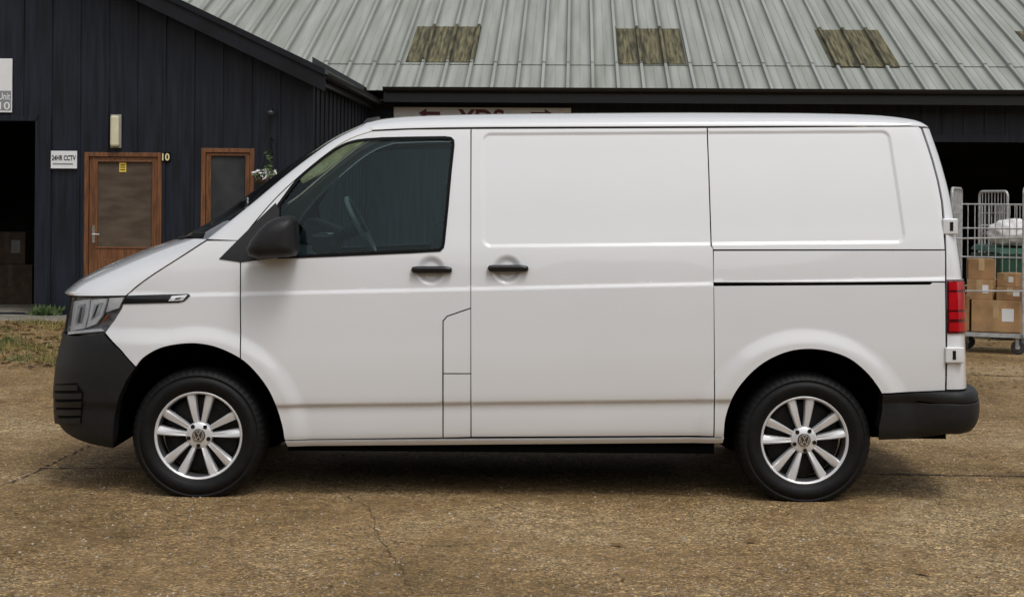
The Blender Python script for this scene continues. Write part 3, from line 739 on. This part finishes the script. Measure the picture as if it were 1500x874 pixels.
def ribbed(s0,s1,q0,q1,dz,per=.40,phase=0.):
    pr=[]; k=math.floor((s0-phase)/per)
    while True:
        c=phase+k*per
        for ds,hh in ((-.036,0),(-.022,.050),(.022,.050),(.036,0)):
            if s0<=c+ds<=s1: pr.append((c+ds,hh))
        for ds,hh in ((.19,0),(.195,.008),(.205,.008),(.21,0)):
            if s0<=c+ds<=s1: pr.append((c+ds,hh))
        k+=1
        if c>s1: break
    pr=[(s0,0)]+sorted(pr)+[(s1,0)]
    V=[];Fc=[]
    for a,hh in pr: V+=[(a,q0,zE+tp*(q0+.5)+hh+dz),(a,q1,zE+tp*(q1+.5)+hh+dz)]
    for i in range(len(pr)-1): Fc.append((2*i,2*i+2,2*i+3,2*i+1))
    return V,Fc
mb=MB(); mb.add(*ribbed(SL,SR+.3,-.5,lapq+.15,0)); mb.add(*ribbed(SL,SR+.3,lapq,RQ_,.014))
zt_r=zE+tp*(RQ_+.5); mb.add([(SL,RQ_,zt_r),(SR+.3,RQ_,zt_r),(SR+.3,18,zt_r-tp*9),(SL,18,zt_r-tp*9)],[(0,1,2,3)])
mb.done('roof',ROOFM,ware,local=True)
MOSS=pm('mossy_rooflight',(.030,.028,.011),.8,.4,4,c2=(.165,.145,.075),stretch=(6,.45,.45),bump=.3,bsc=20,thr=(.36,.64),rib_shade=(.40,.35))  # moss streaks, plus painted shade beside the ribs
for x0,x1,xb0,xb1,yt,yb in ((612,704,593,697,41,93),(899,995,903,1006,44,96),(1192,1284,1221,1321,46,100),(1483,1580,1540,1640,48,104)):
    a=hroof(x0,yt);b=hroof(xb0,yb);c=hroof(xb1,yb)
    m=MB(); m.add(*ribbed((a[0]+b[0])/2,(hroof(x1,yt)[0]+c[0])/2,b[1],a[1],.026)); m.done('rooflight',MOSS,ware,local=True)
mb=MB(); zg=zE-.01
mb.b2((.3,-.49,zg-.17),(SR+.3,-.44,zg+.005)); mb.b2((0.05,-.44,zg-.15),(SR+.3,0,zg-.13))
for k in range(8):
    t0=math.pi*k/8+math.pi;t1=math.pi*(k+1)/8+math.pi
    y=lambda t:-.575+.07*math.cos(t); zz2=lambda t: zg+.058+.07*math.sin(t)
    mb.add([(.3,y(t0),zz2(t0)),(.3,y(t1),zz2(t1)),(SR+.3,y(t1),zz2(t1)),(SR+.3,y(t0),zz2(t0))],[(0,1,2,3)])
mb.done('gutter',BLACK,ware,local=True)
# ---------------------------------------------------------------- text
def text(parent,body,mat,cx,cz,h,y,w=None,name='lettering',bold=.012):
    cu=bpy.data.curves.new('t','FONT'); cu.body=body; cu.size=1; cu.offset=bold; o=bpy.data.objects.new('t',cu); C.objects.link(o)
    dg=bpy.context.evaluated_depsgraph_get(); me=bpy.data.meshes.new_from_object(o.evaluated_get(dg))
    V=np.array([v.co[:] for v in me.vertices]); Fc=[tuple(p.vertices) for p in me.polygons]
    bpy.data.objects.remove(o); bpy.data.curves.remove(cu); bpy.data.meshes.remove(me)
    lo=V.min(0);hi=V.max(0); sy=h/(hi[1]-lo[1]); sx=sy if w is None else w/(hi[0]-lo[0])
    V2=[(cx+(v[0]-(lo[0]+hi[0])/2)*sx,y,cz+(v[1]-(lo[1]+hi[1])/2)*sy) for v in V]
    return mk(name,V2,Fc,mat,parent,local=True)
def onwall(name,label,cat,x0,y0,x1,y1,q,group=None):
    r=rect(x0,y0,x1,y1,q); P=OB+e1*(r[0]+r[2])/2+e2*q
    t=thing(name,label,cat,(P[0],P[1],(r[1]+r[3])/2),-ya,group); return t,r[2]-r[0],r[3]-r[1]
t,w,h=onwall('unit_sign','white sign board reading Unit 10 at the left edge above the dark opening','sign',-46,86,18,165,-.02)
mb=MB(); mb.b2((-w/2,-.02,-h/2),(w/2,.0,h/2)); mb.done('board',WHITE,t,local=True,bevel=.004)
px=w/64
mb=MB(); mb.b2((w/2-26*px,-.024,-h/2+3*px),(w/2-1.2*px,-.0205,-h/2+31*px)); mb.done('grey_box',GREY,t,local=True,bevel=.002)
text(t,'Unit',WHITE,w/2-10.5*px,-h/2+23*px,10*px,-.027,w=17*px); text(t,'10',WHITE,w/2-10*px,-h/2+9.5*px,11*px,-.027,w=15*px)
t,w,h=onwall('cctv_sign','small white 24HR CCTV notice fixed left of the brown door','sign',75,221,113,247,-.035)
mb=MB(); mb.b2((-w/2,-.012,-h/2),(w/2,0,h/2)); mb.done('board',WHITE,t,local=True,bevel=.002)
text(t,'24HR CCTV',INK,0,h*.10,h*.30,-.0145,w=w*.92,bold=.03)
mb=MB(); mb.b2((-w*.43,-.0145,-h*.28),(w*.35,-.0125,-h*.20)); mb.done('print_line',GREY,t,local=True)
t,w,h=onwall('door_number','small black plate with number 10 beside the top of the brown door','sign',236.5,223,250,237,-.02)
mb=MB(); mb.b2((-w/2,-.012,-h/2),(w/2,0,h/2)); mb.done('plate',PLATE,t,local=True); text(t,'10',DIG,0,0,h*.78,-.0145,w=w*.8,bold=.03)
t,w,h=onwall('wall_lamp','cream upright bulkhead lamp on the navy wall above the brown door','lamp',163,168,178,217,-.018)
mb=MB(); mb.b2((-w/2,-.03,-h/2),(w/2,0,h/2)); mb.done('base',pm('lamp_base',(.3,.29,.25),.5),t,local=True,bevel=.006)
mb=MB(); mb.b2((-w*.42,-.10,-h*.46),(w*.42,-.031,h*.46)); mb.done('diffuser',CREAM,t,local=True,bevel=.025)
t,w,h=onwall('security_camera','small dark security camera on the navy wall near the gable corner','camera',393,157,404,171,-.018)
mb=MB(); mb.tube((0,0,.03),(0,-.10,.03),.014); mb.tube((0,-.10,.035),(0,-.10,-.0),.02); mb.done('bracket',BLACK,t,local=True)
mb=MB(); mb.lathe_z([(0.001,-.06),(.03,-.052),(.047,-.03),(.05,0),(.04,.015),(.001,.02)],20,(0,-.10,-.005)); mb.done('dome',CAPM,t,local=True,smooth=True)
t,w,h=onwall('hanging_sign','white fascia sign with maroon letters and arrows under the warehouse gutter','sign',577,157,836,205,QM-.06)
mb=MB(); mb.b2((-w/2,-.02,-h/2),(w/2,0,h/2)); mb.done('board',WHITE,t,local=True,bevel=.003)
px=w/259
text(t,'YDS',MAROON,(705-706.5)*px,h/2-16*px,27*px,-.024,w=68*px,bold=.025)
for sx,c in ((-1,629),(1,794)):
    mb=MB(); x=(c-706.5)*px; zc=h/2-9*px; P=[(sx*16,0),(sx*4,7),(sx*4,2.5),(-sx*16,2.5),(-sx*16,-2.5),(sx*4,-2.5),(sx*4,-7)]
    mb.add([(x+a*px,-.024,zc+b*px) for a,b in P],[tuple(range(7)) if sx<0 else tuple(range(7))[::-1]])
    mb.done('arrow',MAROON,t,local=True)
GREEN=pm('leaf_green',(.03,.06,.015),.6,.5,20,c2=(.09,.13,.04)); PETAL=pm('petal',(.7,.66,.7),.6,.1,20)
Pb=hit(389,262,-.22); Pw=OB+e1*Pb[0]+e2*(-.22)
t=thing('hanging_basket','small hanging basket of pale flowers on a bracket by the gable corner','plant',(Pw[0],Pw[1],Pb[1]),-ya)
mb=MB(); mb.path([(0.05,.22,.50),(0.05,.0,.52),(0,-.0,.42)],.008); mb.tube((.05,.2,.30),(.05,.02,.51),.006); mb.done('bracket',BLACK,t,local=True)
mb=MB()
for k in range(3): a=2.1*k; mb.tube((0,0,.42),(.13*math.cos(a),.13*math.sin(a),.02),.003,5)
mb.done('chain',BLACK,t,local=True)
mb=MB(); mb.lathe_z([(.0,-.11),(.07,-.09),(.12,-.04),(.135,.02),(.12,.02)],20); mb.done('bowl',pm('coir',(.05,.035,.02),.9),t,local=True,smooth=True)
def leaves(n,cen,rad,size,mbx,flat=.7):
    for _ in range(n):
        v=Vector(rng.normal(size=3)).normalized()*rng.random()**.4; p=Vector(cen)+Vector((v[0]*rad[0],v[1]*rad[1],v[2]*rad[2]))
        a=Vector(rng.normal(size=3)).normalized(); b=a.orthogonal().normalized(); s=size*(.6+.8*rng.random())
        mbx.add([p-a*s,p+b*s*.4,p+a*s,p-b*s*.4],[(0,1,2,3)])
mb=MB(); leaves(260,(0,0,.04),(.16,.15,.10),.035,mb); leaves(60,(.03,0,.2),(.05,.05,.2),.03,mb); leaves(60,(0.05,0,-.12),(.12,.12,.12),.03,mb); mb.done('foliage',GREEN,t,local=True)
mb=MB(); leaves(70,(0,-.05,.05),(.17,.13,.08),.028,mb); mb.done('flowers',PETAL,t,local=True)
# ---------------------------------------------------------------- cardboard, cages, bin
CARD=pm('cardboard',(.36,.215,.10),.8,.25,5); CARD2=pm('cardboard_dark',(.27,.15,.065),.8,.25,5); CARD3=pm('cardboard_dim',(.055,.037,.023),.9,.25,8); TAPE=pm('parcel_tape',(.42,.30,.16),.3,.1,8)  # CARD3: cardboard with the dark opening's shade in its colour
TAPE3=pm('dim_tape',(.05,.034,.02),.6,.1,8); DIML=pm('dim_label',(.15,.15,.15),.6,.1,8)  # tape and label darkened likewise, shade put into the colour
ZINC=pm('zinc_wire',(.46,.47,.48),.4,.2,20,metal=.4); CASTOR=pm('castor',(.03,.03,.032),.6,.2,10)
def carton(label,cx,cy,z0,sx,sy,sz,rz,mat=CARD,group=None,tag=True):
    t=thing('cardboard_box',label,'box',(cx,cy,z0),rz,group)
    mb=MB(); mb.b2((-sx/2,-sy/2,0),(sx/2,sy/2,sz)); mb.done('carton',mat,t,local=True,bevel=.006)
    mb=MB(); mb.b2((-.028,-sy/2-.0015,sz*.45),(.028,sy/2+.0015,sz+.0015)); mb.done('tape',TAPE3 if mat==CARD3 else TAPE,t,local=True)
    if tag:
        mb=MB(); mb.b2((sx*.12,-sy/2-.0025,sz*.35),(sx*.36,-sy/2+.005,sz*.75)); mb.done('label',DIML if mat==CARD3 else WHITE,t,local=True)
    return t
def cage(label,cx,cy,rz,w=.70,d=.62,group='metal roll cages by the open bay'):
    t=thing('roll_cage',label,'trolley',(cx,cy,0),rz,group)
    mb=MB(); mb.b2((-w/2,-d/2,.17),(w/2,-d/2+.035,.21)); mb.b2((-w/2,d/2-.035,.17),(w/2,d/2,.21)); mb.b2((-w/2,-d/2,.171),(-w/2+.035,d/2,.209)); mb.b2((w/2-.035,-d/2,.171),(w/2,d/2,.209))
    for k in range(1,8): y=-d/2+d*k/8; mb.tube((-w/2,y,.19),(w/2,y,.19),.006)
    mb.done('base',ZINC,t,local=True)
    for sx in (-1,1):
        m=MB(); x=sx*w/2; r=.06; P=[(x,-d/2,.2),(x,-d/2,1.60)]+[(x,-d/2+r-r*math.cos(a),1.60+r*math.sin(a)) for a in np.linspace(.2,1.57,5)]+[(x,d/2-r+r*math.sin(a),1.60+r*math.cos(a)) for a in np.linspace(0,1.4,5)]+[(x,d/2,1.6),(x,d/2,.2)]
        m.path(P,.015,8)
        for k in range(1,9): y=-d/2+d*k/9; m.tube((x,y,.2),(x,y,1.65),.006,6)
        for z in (.35,.62,.9,1.15,1.4): m.tube((x,-d/2,z),(x,d/2,z),.006,6)
        m.done('side_frame',ZINC,t,local=True)
    m=MB()
    for k in range(0,11): x=-w/2+w*k/10; m.tube((x,d/2,.2),(x,d/2,1.5),.006,6)
    for z in (.35,.65,.95,1.25,1.5): m.tube((-w/2,d/2,z),(w/2,d/2,z),.008,6)
    m.done('rear_frame',ZINC,t,local=True)
    for z in (.62,1.15): m=MB(); m.tube((-w/2,-d/2-.01,z),(w/2,-d/2-.01,z+.02),.009,6); m.done('strap_bar',ZINC,t,local=True)
    for sx in (-1,1):
        for sy in (-1,1):
            m=MB(); m.lathe_y([(0,-.020),(.062,-.020),(.072,-.010),(.072,.010),(.062,.020),(0,.020)],24,(sx*(w/2-.07)+.02,sy*(d/2-.07),.074)); c=m.done('castor',CASTOR,t,local=True,smooth=False)
            m=MB(); x=sx*(w/2-.07);y=sy*(d/2-.07); m.b2((x-.035,y-.030,.16),(x+.035,y+.030,.17)); m.b2((x-.005,y-.028,.055),(x+.03,y-.022,.16)); m.b2((x-.005,y+.022,.055),(x+.03,y+.028,.16)); m.tube((x+.02,y-.031,.074),(x+.02,y+.031,.074),.02,10); m.done('fork',ZINC,c,local=True)
    return t
cgr=math.radians(-24)
Pc=unp(1452,400,8.5); cage('roll cage loaded with cardboard boxes just behind the van',Pc[0],Pc[1],cgr)
def inc(a,b): return Pc[0]+a*math.cos(cgr)-b*math.sin(cgr),Pc[1]+a*math.sin(cgr)+b*math.cos(cgr)
x,y=inc(.08,0); carton('large cardboard box at the bottom right of the loaded roll cage',x,y,.214,.48,.48,.32,cgr,CARD)
x,y=inc(-.25,-.05); carton('narrow upright cardboard box at the bottom left of the loaded roll cage',x,y,.214,.15,.40,.36,cgr-.05,CARD2,tag=False)
x,y=inc(.20,-.02); carton('wide flat cardboard box right of centre in the middle layer of the cage',x,y,.535,.26,.40,.13,cgr+.05,CARD2)
x,y=inc(-.07,-.04); carton('cube shaped cardboard box left of centre in the middle layer of the cage',x,y,.535,.25,.36,.20,cgr-.09,CARD)
x,y=inc(-.10,-.05); carton('topmost small cardboard box on the left of the loaded roll cage',x,y,.736,.26,.26,.21,cgr+.22,CARD2,tag=False)
x,y=inc(.19,.02); carton('small cardboard box on the right of the top layer in the cage',x,y,.666,.2,.24,.14,cgr-.25,CARD)
P2=unp(1492,400,11.5); cage('empty roll cage standing behind the loaded one by the bay',P2[0],P2[1],math.radians(15))
BIN=pm('green_bin',(.012,.06,.034),.45,.15,6)
Pn=unp(1486,400,10.1)
t=thing('wheelie_bin','dark green wheelie bin beside the open bay behind the cages','bin',(Pn[0],Pn[1],0),.15)
mb=MB(); V=[(-.28,-.27,.08),(.28,-.27,.08),(.28,.27,.08),(-.28,.27,.08),(-.34,-.34,.95),(.34,-.34,.95),(.34,.34,.95),(-.34,.34,.95)]; mb.add(V,[(3,2,1,0),(0,1,5,4),(1,2,6,5),(2,3,7,6),(3,0,4,7),(4,5,6,7)]); mb.b2((-.36,-.36,.92),(.36,.36,.955)); mb.done('body',BIN,t,local=True,bevel=.015)
mb=MB(); mb.add([(-.36,-.38,.96),(.36,-.38,.96),(.36,.38,.99),(-.36,.38,.99),(-.32,-.3,1.02),(.32,-.3,1.02),(.32,.36,1.05),(-.32,.36,1.05)],[(3,2,1,0),(0,1,5,4),(1,2,6,5),(2,3,7,6),(3,0,4,7),(4,5,6,7)]); mb.done('lid',BIN,t,local=True,bevel=.012)
for sx in (-1,1):
    m=MB(); V=[];n=20
    for k in range(n): a=2*math.pi*k/n; V+=[(sx*.30-.02,.27+.1*math.cos(a),.102+.1*math.sin(a)),(sx*.30+.02,.27+.1*math.cos(a),.102+.1*math.sin(a))]
    m.add(V,[(2*k,2*((k+1)%n),2*((k+1)%n)+1,2*k+1) for k in range(n)]+[tuple(range(0,2*n,2)),tuple(range(1,2*n,2))]); m.done('wheel',CASTOR,t,local=True)
def sack(name,label,cx,cy,z0,rx,ry,rz_,mat,seed):
    r=np.random.default_rng(seed); bm=bmesh.new(); bmesh.ops.create_icosphere(bm,subdivisions=4,radius=1)
    ph=r.random((14,4))*6.28; fr_=r.normal(size=(14,3))*3.2
    for v in bm.verts:
        p=np.array(v.co[:]); n=sum(abs(math.sin(fr_[k]@p*1.3+ph[k,0]))-.6 for k in range(14))*.035
        p=p*(1+n); p=np.array([p[0]*rx,p[1]*ry,max(p[2],-.75)*rz_+.75*rz_]); v.co=Vector(p)
    V=[tuple(v.co) for v in bm.verts];Fc=[tuple(v.index for v in f.verts) for f in bm.faces]; bm.free()
    o=mk(name,V,Fc,mat,None,smooth=True,loc=(cx,cy,z0)); put(o,label,'bag'); return o
SACK=pm('sack_white',(.62,.60,.59),.6,.2,12)
sack('white_sack','crumpled white sack lying on the lid of the green bin',Pn[0]-.02,Pn[1]-.05,1.045,.29,.26,.17,SACK,3)
Pl=OB+e1*(hit(20,380,2.2)[0])+e2*2.2
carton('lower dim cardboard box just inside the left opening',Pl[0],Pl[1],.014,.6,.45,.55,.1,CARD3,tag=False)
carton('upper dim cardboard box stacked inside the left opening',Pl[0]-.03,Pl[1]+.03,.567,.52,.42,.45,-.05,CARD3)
# ================================================================ GROUND
gm=bpy.data.materials.new('gravel_ground'); gm.use_nodes=True; N=gm.node_tree.nodes; L=gm.node_tree.links; b=N['Principled BSDF']; b.inputs['Roughness'].default_value=.8; b.inputs['Specular IOR Level'].default_value=.28
tc=N.new('ShaderNodeTexCoord')
def noise(s,dt=6,ro=.6):
    n=N.new('ShaderNodeTexNoise'); n.inputs['Scale'].default_value=s; n.inputs['Detail'].default_value=dt; n.inputs['Roughness'].default_value=ro; L.new(tc.outputs['Object'],n.inputs['Vector']); return n.outputs['Fac']
def ramp(i,st):
    r=N.new('ShaderNodeValToRGB'); e=r.color_ramp.elements
    while len(e)<len(st): e.new(.5)
    for k,(p,c) in enumerate(st): e[k].position=p; e[k].color=list(c)+[1]
    L.new(i,r.inputs['Fac']); return r.outputs['Color']
def mix(a,b_,f,mode='MIX'):
    m=N.new('ShaderNodeMix'); m.data_type='RGBA'; m.blend_type=mode; L.new(a,m.inputs[6]); L.new(b_,m.inputs[7])
    if isinstance(f,float): m.inputs[0].default_value=f
    else: L.new(f,m.inputs[0])
    return m.outputs[2]
big=ramp(noise(.7,7,.68),[(.35,(.190,.122,.050)),(.5,(.310,.210,.102)),(.65,(.42,.315,.18))])
v=N.new('ShaderNodeTexVoronoi'); v.inputs['Scale'].default_value=92; L.new(tc.outputs['Object'],v.inputs['Vector'])
sx=N.new('ShaderNodeSeparateColor'); L.new(v.outputs['Color'],sx.inputs[0])
st=ramp(sx.outputs[0],[(0,(.28,.26,.22)),(.45,(.82,.82,.81)),(.85,(1.13,1.11,1.07)),(1,(2.2,2.15,2.05))])
wear=ramp(noise(1.3,4,.6),[(.36,(.55,.55,.55)),(.62,(1,1,1))])
c1=mix(big,st,wear,'MULTIPLY')
mid=ramp(noise(12,7,.78),[(.32,(.56,.53,.48)),(.68,(1.28,1.27,1.25))]); c2=mix(c1,mid,1.,'MULTIPLY')
fine=ramp(noise(260,3,.7),[(.3,(.5,.5,.5)),(.7,(1.46,1.46,1.46))]); c3=mix(c2,fine,1.,'MULTIPLY')
L.new(c3,b.inputs['Base Color'])
bp_=N.new('ShaderNodeBump'); bp_.inputs['Strength'].default_value=.75; bp_.inputs['Distance'].default_value=.012
ad=N.new('ShaderNodeMath'); ad.operation='ADD'; L.new(v.outputs['Distance'],ad.inputs[0]); L.new(noise(40,5,.7),ad.inputs[1]); L.new(ad.outputs[0],bp_.inputs['Height']); L.new(bp_.outputs['Normal'],b.inputs['Normal'])
g=mk('ground',[(-150,-150,0),(150,-150,0),(150,150,0),(-150,150,0)],[(0,1,2,3)],gm); put(g,'brown compacted gravel yard','ground',kind='structure')
CONC=pm('concrete',(.20,.18,.145),.85,.3,4,bump=.3,bsc=40)
mb=MB()
def Bp(s,q,z): return tuple(OB+e1*s+e2*q+np.array([0,0,z]))
V=[Bp(sL,-.9,.012),Bp(.0,-.9,.012),Bp(.0,6,.012),Bp(sL,6,.012)]; mb.add(V,[(0,1,2,3)]); V=[Bp(sL,-.9,.0),Bp(.0,-.9,.0),Bp(0,-.9,.012),Bp(sL,-.9,.012)]; mb.add(V,[(0,1,2,3)])
put(mb.done('concrete_path',CONC),'worn concrete strip along the foot of the navy barn','path',kind='structure')
mb=MB(); V=[Bp(o4[0]-2,QM,.012),Bp(o4[2]+1,QM,.012),Bp(o4[2]+1,QM+6,.012),Bp(o4[0]-2,QM+6,.012)]; mb.add(V,[(0,1,2,3)]); put(mb.done('bay_floor',CONC),'concrete floor of the open bay','floor',kind='structure')
CRK=pm('crack_dark',(.05,.036,.022),.95,.3,20)
def crack(pts,w):
    out=[]
    for a,b_ in pts:
        r=ray(a,b_); t=-H/r[2]; out.append(CAM+r*t)
    Q=resample(np.array(out),max(12,len(pts)*14)); V=[];Fc=[]
    for i,p in enumerate(Q):
        j=rng.normal(size=2)*.008; ww=w*(.3+rng.random()); V+=[(p[0]+j[0]-w*.3,p[1]+j[1]-ww,.004),(p[0]+j[0]+w*.3,p[1]+j[1]+ww,.004)]
    for i in range(len(Q)-1): Fc.append((2*i,2*i+2,2*i+3,2*i+1))
    return mk('ground_crack',V,Fc,CRK)
for l,w in (([(-30,722),(40,697),(132,652)],.018),([(60,686),(200,686),(420,690)],.011),([(1255,694),(1380,696),(1530,698)],.015),([(1400,548),(1530,553)],.02),([(505,728),(540,745),(556,790),(580,820),(604,870)],.0038),([(556,790),(640,800),(730,792)],.0035)):
    put(crack(l,w),'thin dark crack across the gravel yard','crack',kind='structure')
STONE=pm('loose_stone',(.14,.10,.06),.9,.3,9,c2=(.50,.44,.36),thr=(.3,.7))
mb=MB()
ico=[(0,0,1),(.9,0,.1),(-.3,.85,.1),(-.6,-.7,.1),(.35,-.8,.15),(.2,.3,-.4)]; icf=[(0,1,2),(0,2,3),(0,3,4),(0,4,1)]
for k in range(15000):
    Y=-2.4+rng.random()**1.4*9; hw=(Y+8)*.335; X=(rng.random()*2-1)*hw
    s=.0022+.0085*rng.random()**5; a=rng.random()*6.28; ca,sa=math.cos(a),math.sin(a)
    mb.add([(X+(p[0]*ca-p[1]*sa)*s,Y+(p[0]*sa+p[1]*ca)*s,p[2]*s*.8) for p in ico],icf)
put(mb.done('loose_gravel',STONE,smooth=False),'loose pale stones scattered over the yard','gravel',kind='stuff')
LEAF=pm('dead_leaf',(.06,.03,.012),.8,.3,2,c2=(.24,.13,.04))
mb=MB()
def leafq(X,Y,s):
    a=rng.random()*6.28; u=Vector((math.cos(a),math.sin(a),0));v_=Vector((-math.sin(a),math.cos(a),0)); c=Vector((X,Y,.008))
    mb.add([c-u*s,c+v_*s*.45+Vector((0,0,s*.35*rng.random())),c+u*s,c-v_*s*.45+Vector((0,0,s*.4*rng.random()))],[(0,1,2),(0,2,3)])
for k in range(1100):
    Y=6+rng.random()*5.5; X=-(Y+8)*.33+rng.random()*2.4-.8; leafq(X,Y,.02+.035*rng.random())
for k in range(160):
    Y=-2+rng.random()**1.5*9; hw=(Y+8)*.33; leafq((rng.random()*2-1)*hw,Y,.008+.014*rng.random())
for k in range(120):
    Y=5+rng.random()*6; leafq((Y+8)*(.28+.06*rng.random()),Y,.015+.02*rng.random())
for a,b_ in ((1352,842),(1100,795),(905,800)):
    r=ray(a,b_); P=CAM+r*(-H/r[2]); leafq(P[0],P[1],.04)
put(mb.done('leaf_litter',LEAF),'scattered brown fallen leaves','leaves',kind='stuff')
GR=pm('grass_blades',(.055,.095,.018),.8,.3,1.6,c2=(.24,.19,.06),thr=(.42,.58))
mb=MB()
for k in range(22000):
    Y=5.8+rng.random()*5.6; X=-(Y+8)*.272-rng.random()*3+.25*math.sin(Y*3)
    if math.sin(X*4.1+Y*2.7)+math.sin(X*2.3-Y*4.9+1)+.6*math.sin(X*9+Y*7)+rng.normal()*.5<.35: continue
    hh=.015+.09*rng.random()**3; a=rng.random()*6.28; dx,dy=math.cos(a)*.006,math.sin(a)*.006; lx,ly=rng.normal(size=2)*.03
    mb.add([(X-dx,Y-dy,0),(X+dx,Y+dy,0),(X+lx,Y+ly,hh)],[(0,1,2)])
put(mb.done('grass',GR),'sparse mossy grass on the left edge of the yard','grass',kind='stuff')
mb=MB(); p=OB+e1*hit(66,466,-.1)[0]+e2*(-.12)
for k in range(120):
    a=rng.random()*6.28; rr=rng.random()*.22; hh=.05+.12*rng.random(); X=p[0]+math.cos(a)*rr;Y=p[1]+math.sin(a)*rr*.4; ll=rng.normal(size=2)*.06
    mb.add([(X-.012,Y,.012),(X+.012,Y,.012),(X+ll[0]+.01,Y+ll[1],hh*.7),(X+ll[0],Y+ll[1],hh)],[(0,1,2,3)])
put(mb.done('weed',GREEN),'small green weed at the foot of the dark door post','plant')
WOODB=pm('added_bank',(.025,.030,.016),.9,.5,1.2,c2=(.08,.085,.05))
mb=MB(); V=[];n=160;m_=12  # unseen bank added behind the camera to shape reflections and low sky light
for i in range(n+1):
    t=math.radians(-165+150*i/n); top_=11.5+2.2*math.sin(i*.19+1)+1.3*math.sin(i*.53+1)+.5*rng.normal()
    for j in range(m_+1):
        f=j/m_; r=34+4*f+.6*rng.normal()*(j>0); V.append((r*1.3*math.cos(t),-D0+r*math.sin(t),top_*f))
mb.add(V,[(i*(m_+1)+j,(i+1)*(m_+1)+j,(i+1)*(m_+1)+j+1,i*(m_+1)+j+1) for i in range(n) for j in range(m_)])
put(mb.done('reflection_bank',WOODB),'added wooded bank behind the camera, there for the reflections','reflection_bank',kind='structure')
# ================================================================ LIGHT
w=bpy.data.worlds.new('World'); bpy.context.scene.world=w; w.use_nodes=True; N=w.node_tree.nodes; L=w.node_tree.links
bg=N['Background']; sk=N.new('ShaderNodeTexSky'); sk.sky_type='NISHITA'; sk.sun_disc=False; sk.sun_elevation=math.radians(52); sk.sun_rotation=math.radians(160); sk.air_density=1.2; sk.dust_density=3
hsv=N.new('ShaderNodeHueSaturation'); hsv.inputs['Saturation'].default_value=.22
L.new(sk.outputs[0],hsv.inputs['Color']); L.new(hsv.outputs[0],bg.inputs['Color']); bg.inputs['Strength'].default_value=.13
sl=bpy.data.lights.new('sun','SUN'); sl.energy=1.3; sl.angle=math.radians(18); sl.color=(1,.985,.96); so=bpy.data.objects.new('sun',sl); C.objects.link(so)
dirv=Vector((.25,-.45,1.0)).normalized(); so.rotation_euler=dirv.to_track_quat('Z','Y').to_euler()
sc=bpy.context.scene; sc.view_settings.view_transform='Standard'; sc.view_settings.look='None'; sc.view_settings.exposure=0
